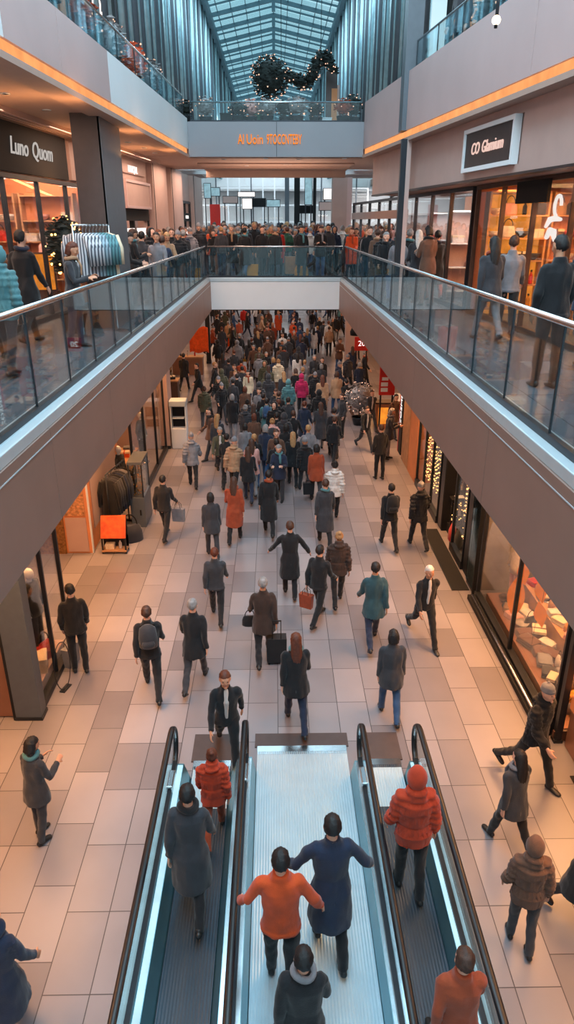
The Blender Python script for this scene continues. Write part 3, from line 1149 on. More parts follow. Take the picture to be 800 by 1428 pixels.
# walls behind the third level galleries
wall_box('wall_gallery_left', -6.5, -6.4, -2, 13.2, 10.1, 17.4, m_brown)
wall_box('wall_gallery_right', 6.4, 6.5, -2, 19.0, 10.1, 17.4, m_brown)
t = thing('column', 'dark brown cladding column beside the upper left railing', 'column', (-3.42, 12.0, 10.1))
MB().box(-0.7, -0.06, 0, 1.1, 0, 7.3).build('shaft', m_brown, t)
MB().box(-0.06, 0.16, 0.75, 1.1, 0, 7.3).build('orange_strip', m_orangewall, t)
t = thing('column', 'orange pilaster behind the upper right railing', 'column', (4.3, 18.6, 10.1))
MB().box(-0.22, 0.42, 0, 0.3, 0, 7.3).build('shaft', m_orangewall, t)
MB().box(-0.34, -0.22, 0, 0.3, 0, 7.3).build('dark_edge', m_dark, t)
wall_box('window_3', 4.75, 7.5, 19.0, 19.04, 10.1, 17.4, g_wall)
struct(MB().box(-3.5, 3.5, 92, 92.1, 10.1, RZ + 0.8).build('window_4', g_wall))
b = MB()
for i in range(9):
    b.box(-3.4 + i * 0.83, -3.34 + i * 0.83, 91.8, 91.95, 10.1, RZ + 0.1)
for z in (11.5, 13, 14.5, 16):
    b.box(-3.5, 3.5, 91.8, 91.95, z, z + 0.08)
struct(b.build('trim_11', m_colgrey))

# ================================================================= LEFT UPPER SHOPS
# wall line: local frame helper for slanted walls
def frame_at(fn, y0, y1, sgn, z=UP):
    """empty-free transform: returns location and rotation so that local x runs along the wall away
    from the camera and local -y (left side) / +y (right side) points into the shop"""
    xa, xb = fn(y0), fn(y1)
    L = sqrt((xb - xa) ** 2 + (y1 - y0) ** 2)
    return (xa, y0, z), atan2(y1 - y0, xb - xa), L

def shopwin(fn, y0, y1, z0, z1, n, label, sgn, inset=0.0, mframe=None):
    loc, ang, L = frame_at(fn, y0, y1, sgn, z0)
    t = thing('shop_window', label, 'shop window', loc, ang)
    H = z1 - z0
    MB().box(0, L, -0.05, 0.05, 0.0, 0.10).build('sill', mframe or m_dsteel, t)
    MB().box(0, L, -0.05, 0.05, H - 0.08, H).build('head_rail', mframe or m_dsteel, t)
    s = L / n
    for i in range(n + 1):
        x = min(max(i * s, 0.025), L - 0.025)
        MB().box(x - 0.025, x + 0.025, -0.045, 0.045, 0.10, H - 0.08).build('mullion', mframe or m_dsteel, t)
    for i in range(n):
        MB().box(i * s + 0.03, (i + 1) * s - 0.03, -0.006, 0.006, 0.10, H - 0.08).build('pane', g_shop, t)
    return t

# upper wall band above the left windows
b = MB()
strip(b, LW, -2, 18.6, 8.35, Z3 + 0.02, 0.15, -1, 0)
struct(b.build('wall_left_upper', [m_pink]))
b = MB()
for i, (dx, zz) in enumerate(((0.10, 0.03), (0.28, 0.05), (0.5, 0.07))):
    strip(b, (lambda y: LW(y) + dx), -2, 24, Z3 - zz, Z3 + 0.02, 0.06, -1, 0)
struct(b.build('trim_12', m_pink))
def sign(name, fn, y0, y1, z0, z1, sgn, label, board_m, text, size, tm, shear=0.0, sx=1.0, frame_m=None, dy=0.0, dx=0.0):
    loc, ang, L = frame_at(fn, y0, y1, sgn, z0)
    t = thing(name, label, 'shop sign', (loc[0] - sgn * 0.0, loc[1], loc[2]), ang)
    H = z1 - z0
    s = 1 if sgn > 0 else -1                # which local y faces the opening
    ya, yb = (0.0, 0.06) if sgn > 0 else (-0.06, 0.0)
    bd = MB().box(0, L, ya, yb, 0, H).build('board', board_m, t)
    if frame_m:
        fb = MB()
        ya2, yb2 = (-0.03, 0.09) if sgn > 0 else (-0.09, 0.03)
        fb.box(-0.07, 0, ya2, yb2, -0.07, H + 0.07)
        fb.box(L, L + 0.07, ya2, yb2, -0.07, H + 0.07)
        fb.box(0, L, ya2, yb2, -0.07, 0)
        fb.box(0, L, ya2, yb2, H, H + 0.07)
        fb.build('surround', frame_m, t)
    if text:
        words_ = [q for q in text.split(' ') if q]
        ms_ = [text_mesh('word' if len(words_) > 1 else 'lettering', q, size, tm, 0.008, shear, sx) for q in words_]
        ws_ = [max(v.co.x for v in q.data.vertices) - min(v.co.x for v in q.data.vertices) for q in ms_]
        gap = size * 0.5
        tot = sum(ws_) + gap * (len(ws_) - 1)
        pos = -tot / 2
        for q, w_ in zip(ms_, ws_):
            c_ = pos + w_ / 2
            pos += w_ + gap
            q.parent = bd
            if sgn < 0:
                q.rotation_euler = (radians(90), 0, 0)
                q.location = (L / 2 + dx + c_, -0.075, H / 2 + dy)
            else:
                q.rotation_euler = (radians(90), 0, radians(180))
                q.location = (L / 2 + dx - c_, 0.075, H / 2 + dy)
    return t
# ================================================================= LEFT UPPER SHOPS
sign('shop_sign', LW, 9.6, 17.0, 8.36, 9.18, -1, 'large black shop sign with pale lettering on the left upper wall', m_dark, 'Luno  Quom', 0.42, emi('soft_white_letter', (230, 220, 212), 0.9), 0.25, 0.95, dy=0.02, dx=1.8)
shopwin(LW, 9.0, 18.4, UP, 8.33, 6, 'tall warm lit shop window under the black sign', -1)
sign('shop_sign', LW, 17.2, 18.4, 8.38, 9.16, -1, 'pale pink sign panel with two white letters beside the black sign', m_pink, 'HR', 0.42, e_white, 0, 0.8, dy=-0.12, dx=0.1)
# inside: floor-to-ceiling back wall and shelves
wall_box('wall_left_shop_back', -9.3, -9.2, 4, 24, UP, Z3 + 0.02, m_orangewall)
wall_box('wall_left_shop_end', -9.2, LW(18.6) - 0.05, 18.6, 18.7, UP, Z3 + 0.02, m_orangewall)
for i, (x, y, W, H) in enumerate(((-5.45, 18.25, 1.25, 2.55), (-6.85, 18.25, 1.25, 2.55), (-8.25, 18.25, 1.25, 2.55), (-6.5, 15.6, 1.1, 1.5), (-5.75, 13.0, 0.9, 1.4))):
    shelf_unit(['tall wooden shelf unit nearest the glass in the left upper shop', 'tall wooden shelf unit in the middle of the left upper shop', 'tall wooden shelf unit deep in the left upper shop',
                'waist high wooden shelf unit in the left upper shop', 'low wooden shelf unit at the front of the left upper shop'][i],
               'on shelves in the left upper shop', (x, y, UP), 0, W, H, 0.36,
               [z for z in (0.15, 0.6, 1.05, 1.48, 1.95, 2.5) if z < H], ['folded', 'gift', 'bottle', 'bowl', 'handbag'], m_wood, 20 + i, 0.9, 1.15, m_orangewall, step=0.3)
t = thing('wall_panel', 'glowing orange backlit display panel in the left upper shop', 'display panel', (LW(16) - 0.6, 16.4, UP + 0.5), radians(12))
MB().box(-0.32, 0.32, -0.03, 0.03, 0, 0.75).build('lit_face', e_amber, t)
MB().box(-0.36, 0.36, 0.03, 0.07, -0.5, 0.79).build('frame', m_dwood, t)
for i, (y, a, c) in enumerate([(11.6, 'cream', 'tan'), (12.6, 'white', 'grey'), (16.8, 'pink', 'brown')]):
    mannequin('mannequin in a %s top behind the left upper shop window' % a, (LW(y) - 0.6, y, UP), radians(95), CL[a], CL[c])

# beyond the column: pink piers and shop fronts
b = MB()
strip(b, LW, 18.7, 24.2, 8.75, Z3 + 0.02, 0.2, -1)
strip(b, LW, 26.2, 26.8, UP, Z3 + 0.02, 0.05, -1)
strip(b, LW, 28.9, 31.0, 8.3, Z3 + 0.02, 0.2, -1)
struct(b.build('wall_left_far', [m_pink]))
for (ya, yb, lb) in ((24.2, 26.2, 'pale pink pier standing left of the far left shop'), (26.9, 28.8, 'second pale pink pier before the far end of the left wall'), (31.0, 33.0, 'last pale pink pier at the end of the left upper wall')):
    t = thing('pier', lb, 'pier', (LW(ya), ya, UP), atan2(yb - ya, LW(yb) - LW(ya)))
    MB().box(0, yb - ya, -0.18, 0.4, 0, 3.66).build('shaft', m_pink, t)
    MB().box(0.1, 0.16, -0.19, -0.18, 0, 3.66).build('joint', m_seam, t)
sign('shop_sign', LW, 20.9, 23.8, 8.80, 9.02, -1, 'white lit shop name with block letters on the pink upper wall', m_pink, 'LUUQUL', 0.26, e_white, 0, 1.0)
t = sign('light_box', (lambda y: LW(y) + 0.07), 19.2, 20.8, 8.86, 9.16, -1, 'white glowing window band high on the pink upper wall', e_screen, '', 0.1, e_white)
sign('light_box', (lambda y: LW(y) + 0.09), 21.2, 23.8, 7.95, 8.55, -1, 'blank pale pink framed panel over the dark portal', m_pink, '', 0.1, e_white, frame_m=m_mauve)
b = MB()
strip(b, LW, 18.7, 21.2, 7.7, 8.75, 0.1, -1)
strip(b, LW, 23.8, 24.2, UP, 8.75, 0.1, -1)
strip(b, LW, 18.7, 19.0, UP, 7.7, 0.1, -1)
strip(b, LW, 21.2, 23.8, 8.62, 8.75, 0.1, -1)
struct(b.build('wall_left_mid', [m_pink]))
loc, ang, L = frame_at(LW, 20.9, 24.0, -1)
t = thing('shop_portal', 'dark grey shop portal with white lit plates and pale curtains', 'shop portal', loc, ang)
MB().box(0, L, -0.04, 0.1, 1.95, 2.3).build('lintel', m_dark, t)
for x in (0.0, 1.25, L - 0.12):
    MB().box(x, x + 0.12, -0.04, 0.1, 0, 1.95).build('jamb', m_dark, t)
for x in (0.16, 1.5):
    MB().box(x, x + 1.0, -0.07, -0.045, 1.55, 1.75).build('lit_plate', e_white, t)
    cb = MB()
    for k in range(9):
        cb.cyl((x + 0.06 + k * 0.11, 0.05, 0), (x + 0.06 + k * 0.11, 0.05, 1.55), 0.05, n=8)
    cb.build('curtain', CL['cream'], t)
t = thing('poster', 'red poster on a pale stand left of the dark portal', 'poster', (LW(19.9) + 0.15, 19.9, UP), radians(88))
MB().box(-0.3, 0.3, -0.02, 0.02, 1.15, 1.95).build('red_print', m_red, t)
MB().box(-0.34, 0.34, 0.02, 0.06, 0, 2.0).build('backing', m_pink, t)
sign('shop_sign', LW, 29.2, 30.8, 7.55, 7.85, -1, 'dark shop sign with small white letters in the last left bay', m_dark, 'MODUL', 0.16, e_white)
sign('light_box', LW, 29.2, 30.8, 6.9, 7.3, -1, 'white lit panel under the dark sign in the last left bay', e_white, '', 0.1, e_white)
shopwin(LW, 28.95, 30.95, UP, 8.28, 2, 'narrow lit shop window in the last bay of the left wall', -1)
wall_box('wall_left_far_back', -5.6, -5.5, 18.7, 34, UP, Z3 + 0.02, m_pink)

# ================================================================= RIGHT UPPER SHOPS
b = MB()
strip(b, RB, -2, 12.1, 8.24, Z3 + 0.02, 0.12, 1, 0)
strip(b, RB, 12.1, 14.6, 8.24, 8.36, 0.12, 1, 0)
strip(b, RB, 12.1, 14.6, 9.07, Z3 + 0.02, 0.12, 1, 0)
strip(b, (lambda y: RB(y) + 0.05), 12.1, 14.6, 8.3, 9.1, 0.06, 1, 0)
strip(b, RB, 14.6, 22.0, 8.24, Z3 + 0.02, 0.12, 1, 0)
strip(b, (lambda y: RB(y) - 0.02), -2, 22.0, 8.20, 8.24, 0.16, 1, 1)
b.poly([(RB(-2) + 0.1, -2), (6.0, -2), (6.0, 26), (RB(22) + 0.1, 22)], 8.24, 8.30, 2)
struct(b.build('wall_right_bulkhead', [m_pink, m_dsteel, m_cream]))
sign('shop_sign', RB, 12.3, 14.4, 8.43, 9.0, 1, 'black shop sign with pale lettering in a pale frame on the right', mat('warm_black', (48, 40, 40), 0.5), 'CO Glamium', 0.27, emi('pinkish_lit_letter', (255, 214, 200), 1.2), 0.15, 0.95, frame_m=m_white)
# glass front
shopwin(RW, 6.0, 16.2, UP, 8.23, 7, 'tall orange lit glass shop front on the right of the upper floor', 1, mframe=m_dwood)
shopwin(RW, 16.4, 30.6, UP, 8.23, 9, 'long glass shop front at the far right of the upper floor', 1)
t = sign('shop_sign', (lambda y: RW(y) - 0.05), 12.6, 13.9, 7.82, 8.18, 1, 'small dark sign plate above the amber display', m_dark, '', 0.2, e_white)
sign('shop_sign', (lambda y: RW(y) - 0.06), 9.9, 11.7, 7.8, 8.18, 1, 'brown glass panel with thin white letters on the right shop front', m_copper, 'YLAD', 0.26, e_white, 0.1, 0.8)
wall_box('wall_right_shop_back', 8.6, 8.7, 3, 34, UP, 9.27, m_orangewall)
wall_box('wall_right_shop_mid', RW(16.3) + 0.06, 8.6, 16.25, 16.35, UP, 9.27, m_orangewall)
for i, (x, y, W) in enumerate(((5.15, 15.9, 1.25), (6.5, 15.9, 1.25), (7.85, 15.9, 1.2), (5.9, 13.1, 0.9))):
    shelf_unit(['amber backed shelf unit nearest the right upper glass front', 'amber backed shelf unit in the middle of the right upper shop', 'amber backed shelf unit deep in the right upper shop',
                'low amber backed shelf unit near the right upper glass'][i],
               'on amber shelves in the right upper shop', (x, y, UP), 0, W, 2.5 if i < 3 else 1.5, 0.36,
               [0.15, 0.65, 1.15] + ([1.6, 2.05, 2.48] if i < 3 else [1.48]), ['bottle', 'bowl', 'gift', 'handbag'], m_wood, 40 + i, 0.85, 1.1, e_amber if i in (0, 3) else m_orangewall, step=0.3)
# white round logo shape on the amber display
t = thing('wall_emblem', 'white glowing swirl emblem on the amber display', 'emblem', (RW(13.1) + 0.28, 13.1, UP + 1.95), radians(-94))
eb = MB()
eb.loft([(-0.4, 0, -0.12), (-0.2, 0, 0.0), (0.1, 0, 0.02), (0.42, 0, 0.0)], [0.03, 0.05, 0.05, 0.03], 8, side=(0, 1, 0))
eb.loft([(0.16 + 0.18 * cos(a), 0, 0.22 + 0.16 * sin(a)) for a in [0.3 * i for i in range(16)]], [0.03] * 16, 8, side=(0, 1, 0))
eb.loft([(-0.28, 0, -0.3), (-0.1, 0, -0.18), (0.1, 0, -0.2), (0.22, 0, -0.34)], [0.04, 0.06, 0.06, 0.03], 8, side=(0, 1, 0))
eb.build('tube', e_white, t)
t = thing('flower_garland', 'hanging garland of pink blossoms behind the right glass front', 'garland', (RW(11.7) + 0.45, 11.7, UP + 0.9))
fb = MB()
rr = random.Random(5)
for k in range(70):
    fb.ell((rr.gauss(0, 0.08), rr.gauss(0, 0.08), rr.uniform(0, 1.5)), (rr.uniform(.03, .06),) * 3, 7, 5, k % 2)
stuff(fb.build('blossom', [CL['pink'], CL['magenta']], t))
MB().cyl((0, 0, -0.9), (0, 0, 1.6), 0.012, n=6).build('string', m_dark, t)
for i, (x, y) in enumerate(((5.3, 19.6), (5.6, 23.4), (5.2, 27.4), (7.0, 23.4))):
    shelf_unit('pale shelf unit behind the far right glass front', 'on pale shelves in the right upper shop', (x, y, UP), 0, 1.4, 2.2, 0.36,
               [0.2, 0.8, 1.4, 2.18], ['folded', 'gift', 'bowl'], m_white, 60 + i, 0.7, 1.2, m_pink)
# far right: pink ledge band, screen and pier
b = MB()
strip(b, (lambda y: RW(y) - 0.08), 22.4, 30.6, 7.62, 7.86, 0.2, 1)
struct(b.build('trim_13', m_pink))
t = thing('screen', 'pale blue lit screen behind the far right glass front', 'screen', (RW(25.2) + 0.3, 25.2, 8.35), radians(-94))
MB().box(-1.3, 1.3, -0.04, 0.0, 0, 0.6).build('lit_face', e_screen, t)
MB().box(-1.35, 1.35, 0.0, 0.05, -0.05, 0.65).build('casing', m_dark, t)
t = thing('pier', 'wide pale pink pier at the far end of the right glass front', 'pier', (2.62, 31.0, UP))
MB().box(-0.25, 0.35, 0, 0.6, 0, 3.6).build('shaft', m_pink, t)
MB().box(0.35, 0.55, 0.0, 0.5, 0, 3.6).build('return_panel', m_mauve, t)

# ================================================================= FAR HALL, UPPER FLOOR
wall_box('wall_hall_back', -13, 13, 50, 50.2, UP, 13.2, m_white)
b = MB()
b.box(-13, 13, 49.2, 50, 9.4, 9.65)
b.box(-13, 13, 49.4, 50, 7.3, 7.5)
struct(b.build('trim_14', m_white))
wall_box('wall_hall_left', -13, -12.9, 33, 50, UP, 9.75, m_pink)
wall_box('wall_hall_right', 12.9, 13, 31, 50, UP, 9.75, m_pink)
t = thing('glass_facade', 'wide glazed facade with white mullions at the far end of the hall', 'facade', (0, 48.8, UP))
MB().box(-6, 6, -0.02, 0.02, 0, 4.9).build('pane', g_shop, t)
for i in range(17):
    x = -6 + i * 0.75
    MB().box(x - 0.04, x + 0.04, -0.1, 0.02, 0, 4.9).build('mullion', m_white if i % 3 else m_colgrey, t)
for z in (1.9, 2.9, 3.9, 4.85):
    MB().box(-6, 6, -0.08, 0.02, z, z + 0.08).build('transom', m_white, t)

def slab_sign(u0, u1, v0, v1, Y, m, name, label, cat, d=0.15, back=m_dsteel, post=True):
    a, c = yp(u0, v1, Y), yp(u1, v0, Y)
    w, h = c.x - a.x, c.z - a.z
    t = thing(name, label, cat, ((a.x + c.x) / 2, Y, a.z))
    cs = MB().box(-w / 2 - 0.03, w / 2 + 0.03, 0, d, -0.03, h + 0.03).build('casing', back, t)
    MB().box(-w / 2, w / 2, -0.03, 0, 0, h).build('lit_face' if m.name.startswith(('white_lit', 'pale_blue', 'amber')) else 'face', m, cs)
    if post:
        for s in (-1, 1):
            MB().box(s * w * 0.4 - 0.03, s * w * 0.4 + 0.03, 0.03, 0.1, UP - a.z, -0.03).build('post', back, t)
    return t

slab_sign(285, 293, 256, 276, 44, e_screen, 'screen', 'tall pale blue screen at the left of the far hall', 'screen')
slab_sign(293, 306, 262, 273, 44.6, e_screen, 'screen', 'wide pale blue screen right of the tall one in the far hall', 'screen')
slab_sign(311, 331, 274, 283, 43, m_pink, 'shop_sign', 'pink shop sign with a dark awning in the far hall', 'shop sign')
slab_sign(332, 355, 268, 274, 45, e_white, 'shop_sign', 'long white lit sign in the far hall', 'shop sign')
slab_sign(338, 351, 277, 291, 44, e_white, 'shop_sign', 'square white lit sign below the long one in the far hall', 'shop sign')
slab_sign(351, 370, 277, 288, 44.2, m_dark, 'shop_sign', 'black sign board between white signs in the far hall', 'shop sign')
slab_sign(372, 390, 279, 288, 43.8, e_screen, 'screen', 'pale screen right of the black sign board in the far hall', 'screen')
slab_sign(418, 439, 287, 297, 43, m_dark, 'shop_sign', 'dark blue-black shop board left of the pink kiosk in the far hall', 'shop sign')
slab_sign(451, 467, 263, 278, 40, e_white, 'light_box', 'white light box with a picture above the pink kiosk', 'light box')
slab_sign(445, 467, 282, 293, 40, m_pink, 'light_box', 'blank pink kiosk front below the white light box', 'light box')
slab_sign(425, 435, 243, 285, 42, e_screen, 'light_box', 'tall narrow pale lit panel in the dark frame of the far hall', 'light box')
for (u0, u1, lb) in ((397, 403, 'grey'), (410, 418, 'dark'), (436, 441, 'dark')):
    a, c = yp(u0, 300, 42.5), yp(u1, 243, 42.5)
    t = thing('column', '%s slim column standing in the middle of the far hall' % lb, 'column', ((a.x + c.x) / 2, 42.5, UP))
    MB().box(-(c.x - a.x) / 2, (c.x - a.x) / 2, -0.15, 0.15, 0, 5.4).build('shaft', m_colgrey if lb == 'grey' else m_dark, t)
    MB().box(-(c.x - a.x) / 2 - 0.04, (c.x - a.x) / 2 + 0.04, -0.19, 0.19, 0, 0.15).build('plinth', m_dsteel, t)
p = yp(300, 300, 38)
t = thing('banner', 'red upright banner above the crowd on the left of the far hall', 'banner', (p.x, 38, UP))
MB().box(-0.26, 0.26, -0.02, 0.02, 1.3, 2.75).build('red_print', m_red, t)
MB().cyl((0, 0.05, 0), (0, 0.05, 2.75), 0.03, n=8).build('pole', m_dsteel, t)
MB().lathe([(0.25, 0), (0.25, 0.03), (0.03, 0.05)], n=16).build('foot', m_dsteel, t)
# white ceiling ring beams across the hall
b = MB()
b.box(-6, 6, 31, 31.3, 9.45, 9.75)
b.box(-6, 6, 36, 36.2, 9.6, 9.8)
struct(b.build('trim_15', m_white))
# ================================================================= GROUND FLOOR SHOPS, LEFT
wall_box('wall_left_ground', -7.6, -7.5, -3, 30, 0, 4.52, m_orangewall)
wall_box('wall_left_ground_far', -7.0, -6.9, 30, 78, 0, 4.52, m_pink)
wall_box('wall_back_ground', -12, 12, 78, 78.2, 0, 4.52, m_pink)
t = thing('pier', 'grey metal shopfront pier at the lower left edge of the photo', 'pier', (-4.06, 9.12, 0))
MB().box(-0.21, 0.21, 0, 0.25, 0.0, 4.52).build('shaft', m_colgrey, t, bevel=0.01)
MB().box(-0.225, 0.225, -0.012, 0.262, 0.0, 0.06).build('foot_trim', m_dsteel, t)
MB().box(-0.25, -0.21, 0, 0.1, 0.0, 4.52).build('dark_edge', m_dark, t)
t = thing('door_panel', 'copper brown panel with a pale notice left of the grey pier', 'panel', (-5.0, 9.2, 0))
MB().box(-0.9, 0.68, 0, 0.08, 0.02, 4.5).build('panel', m_copper, t)
MB().box(-0.3, 0.58, -0.03, -0.002, 1.5, 2.3).build('notice', m_white, t)
MB().box(-0.9, 0.68, -0.03, -0.002, 2.55, 2.6).build('rail', m_dark, t)
MB().lathe([(0.03, 0), (0.03, 0.05), (0.0, 0.05)], n=12).build('knob', m_steel, t, (0.4, -0.04, 2.7))

# shop window between the pier and the recess
def wall_window(label, x, y0, y1, z0, z1, n, mf, base_h=0.12, gl=None):
    t = thing('shop_window', label, 'shop window', (x, y0, z0))
    L = y1 - y0
    MB().box(-0.06, 0.06, 0, L, 0, base_h).build('sill', mf, t)
    MB().box(-0.04, 0.04, 0, L, z1 - z0 - 0.08, z1 - z0).build('head_rail', mf, t)
    for i in range(n + 1):
        y = min(max(i * L / n, 0.025), L - 0.025)
        MB().box(-0.035, 0.035, y - 0.025, y + 0.025, base_h, z1 - z0 - 0.08).build('mullion', mf, t)
    for i in range(n):
        MB().box(-0.006, 0.006, i * L / n + 0.026, (i + 1) * L / n - 0.026, base_h, z1 - z0 - 0.08).build('pane', gl or g_shop, t)
    return t
wall_window('lower left shop window beside the grey pier', -3.95, 9.4, 11.2, 0, 4.5, 2, m_dsteel)
t = thing('display_platform', 'low pale platform inside the lower left shop window', 'platform', (-4.75, 10.3, 0))
MB().box(-0.7, 0.7, -0.85, 0.85, 0, 0.22).build('deck', m_pink, t)
MB().box(-0.72, 0.72, -0.87, -0.85, 0, 0.24).build('edge', m_dsteel, t)
wall_box('wall_left_display_back', -5.6, -5.5, 9.3, 11.3, 0, 4.52, m_wood)
mannequin('mannequin in a black coat in the lower left shop window', (-4.35, 10.75, 0.22), radians(80), CL['black'], CL['charcoal'])
mannequin('mannequin in a charcoal coat behind the first in the lower left shop window', (-4.95, 10.35, 0.22), radians(60), CL['charcoal'], CL['black'])
mannequin('small mannequin in a white shirt near the pier in the lower left window', (-4.4, 9.75, 0.22), radians(70), CL['white'], CL['grey'], sc=0.72)
put('gift', (-4.3, 10.2, 0.22), 'cream', 'on the platform in the lower left window', 0.3, 1.8)
put('handbag', (-4.2, 10.55, 0.22), 'red', 'on the platform in the lower left window', 1.2, 1.6)
put('folded', (-4.75, 9.8, 0.22), 'teal', 'on the platform in the lower left window', 0.4, 1.5)
put('gift', (-5.05, 10.9, 0.22), 'orange', 'on the platform in the lower left window', -0.2, 1.6)
# hoop stand
t = thing('hoop', 'thin upright metal hoop leaning by the lower left window', 'hoop', (-3.7, 9.95, 0), radians(75))
hb = MB()
hb.loft([(0.24 * cos(a), 0, 0.47 + 0.46 * sin(a)) for a in [2 * pi * i / 28 for i in range(29)]], [0.008] * 29, 6, side=(0, 1, 0), caps=False)
hb.build('ring', m_dsteel, t)
MB().box(-0.12, 0.12, -0.05, 0.05, 0, 0.015).build('foot', m_dsteel, t)

# recess and the pale kiosk wall
t = thing('kiosk', 'peach coloured kiosk with a printed brown foliage panel', 'kiosk', (-5.1, 15.3, 0))
MB().box(-0.75, 0.57, 0.02, 3.6, 0, 4.4).build('body', m_orangewall, t)
MB().box(0.0, 0.5, -0.01, 0.02, 0.05, 0.95).build('white_panel', m_pink, t)
fol = mat('foliage_print', (186, 134, 92), 0.6, 0, 0.6, 14)
MB().box(0.0, 0.5, -0.01, 0.02, 1.0, 2.6).build('foliage_print', fol, t)
MB().box(-0.7, -0.05, -0.03, 0.02, 0.0, 3.2).build('gold_panel', mat('gold_textured', (150, 110, 66), 0.4, 0.5, 0.4, 20), t)
MB().box(0.57, 0.6, 0.02, 0.1, 0, 4.4).build('corner_trim', m_white, t)
MB().box(0.575, 0.59, 0.4, 3.2, 0.5, 3.2).build('side_panel', m_pink, t)
# poster stand
t = thing('poster_stand', 'low stand with a bright orange poster before the kiosk', 'poster stand', (-3.98, 15.25, 0))
MB().box(-0.3, 0.3, -0.02, 0.3, 0.06, 0.1).build('base_tray', m_wood, t)
MB().box(-0.3, 0.3, 0.25, 0.3, 0.1, 0.85).build('back_board', m_dsteel, t)
MB().hexa([(-0.3, 0.0, 0.42), (0.3, 0.0, 0.42), (0.3, 0.05, 0.42), (-0.3, 0.05, 0.42), (-0.3, 0.22, 0.92), (0.3, 0.22, 0.92), (0.3, 0.26, 0.92), (-0.3, 0.26, 0.92)]).build('orange_poster', mat('orange_print', (232, 84, 34), 0.5, 0, 0.45, 7), t)
for s in (-1, 1):
    MB().box(s * 0.28 - 0.02, s * 0.28 + 0.02, 0.0, 0.04, 0, 0.42).build('leg', m_dsteel, t)
    MB().box(s * 0.28 - 0.02, s * 0.28 + 0.02, 0.25, 0.29, 0, 0.42).build('leg', m_dsteel, t)
put('gift', (-4.1, 15.38, 0.1), 'cream', 'in the tray of the orange poster stand', 0, 0.8)
put('bottle', (-3.85, 15.38, 0.1), 'white', 'in the tray of the orange poster stand', 0, 0.9)
# coat rack
t = thing('coat_rack', 'steel rail hung with dark coats and bags beside the kiosk', 'clothes rack', (-4.12, 16.7, 0), radians(80))
for s in (-1, 1):
    MB().cyl((s * 0.6, 0, 0.05), (s * 0.6, 0, 1.75), 0.02, n=8).build('post', m_dsteel, t)
    MB().box(s * 0.6 - 0.03, s * 0.6 + 0.03, -0.28, 0.28, 0, 0.05).build('foot', m_dsteel, t)
MB().cyl((-0.6, 0, 1.75), (0.6, 0, 1.75), 0.018, n=8).build('rail', m_dsteel, t)
for i, c in enumerate(['black', 'charcoal', 'charcoal', 'black', 'navy', 'charcoal', 'grey', 'black']):
    a = radians(80)
    s = -0.5 + i * 0.14
    put('hang', (-4.12 + s * cos(a), 16.7 + s * sin(a), 1.74), c, 'on the rail by the peach kiosk', a + radians(90), (1.1, 1.3, 1.45), 'coats on the rail')
put('handbag', (-3.72, 15.95, 0.0), 'charcoal', 'standing on the floor by the coat rail', 0.4, 2.2)
# grey totem display case
t = thing('display_case', 'grey upright display case with gold jewellery', 'display case', (-3.66, 16.85, 0))
cb_ = MB().box(-0.19, 0.19, 0, 0.95, 0, 0.85).build('cabinet', m_colgrey, t, bevel=0.008)
MB().box(0.05, 0.09, -0.02, 0.0, 0.35, 0.5).build('handle', m_dark, cb_)
MB().box(-0.19, 0.19, 0, 0.95, 1.75, 1.82).build('top', m_colgrey, t)
for sx in (-1, 1):
    for y in (0.01, 0.91):
        MB().box(sx * 0.17 - 0.015, sx * 0.17 + 0.015, y, y + 0.03, 0.85, 1.75).build('corner_post', m_dsteel, t)
MB().box(-0.17, 0.17, 0.02, 0.03, 0.86, 1.74).build('pane', g_shop, t)
MB().box(0.168, 0.176, 0.05, 0.9, 0.86, 1.74).build('pane', g_shop, t)
gb = MB()
rr = random.Random(9)
for k in range(90):
    gb.ell((rr.uniform(-.14, .14), rr.uniform(.1, .85), rr.choice([0.88, 1.1, 1.32, 1.54]) + rr.uniform(0, .1)), (.018, .018, .018), 6, 4)
stuff(gb.build('gold_jewellery', mat('gold_metal', (255, 200, 120), 0.2, 1.0), t))
for z in (1.07, 1.29, 1.51):
    MB().box(-0.16, 0.16, 0.05, 0.9, z, z + 0.01).build('shelf', g_shop, t)
# glass shop beyond
wall_window('tall glass shop front on the left behind the display case', -3.92, 17.9, 23.6, 0, 4.5, 3, m_dsteel, 0.14)
wall_box('wall_left_shop_side', -7.5, -4.17, 23.7, 23.85, 0, 4.52, m_pink)
shelf_unit('dark shelf unit inside the left ground floor glass shop', 'in the lower left glass shop', (-6.2, 20.8, 0), radians(90), 3.4, 2.4, 0.5, [0.2, 0.8, 1.4, 2.0, 2.38], ['folded', 'gift', 'handbag'], m_dwood, 77, 0.8, 1.2)
t = table('wooden display table inside the left ground floor glass shop', (-4.9, 20.6, 0), 0, 0.9, 1.6, 0.8, m_wood, m_dsteel)
for k in range(4):
    put(['folded', 'gift', 'handbag', 'folded'][k], (-4.9 + (k % 2 - .5) * 0.4, 20.1 + 0.35 * k, 0.8), ['tan', 'orange', 'brown', 'grey'][k], 'on the wooden table in the left glass shop', 0.1 * k, 1.1)
mannequin('mannequin in a black coat in the left ground floor glass shop', (-4.45, 18.6, 0), radians(70), CL['black'], CL['charcoal'])
mannequin('mannequin in an olive coat in the left ground floor glass shop', (-4.5, 22.3, 0), radians(70), CL['olive'], CL['black'])
t = thing('pier', 'narrow dusky pink pier after the left glass shop', 'pier', (-4.0, 23.75, 0))
MB().box(-0.15, 0.22, 0, 0.9, 0, 4.5).build('shaft', m_pink, t)
MB().box(-0.15, 0.23, -0.01, 0.0, 0, 0.12).build('foot_trim', m_dsteel, t)
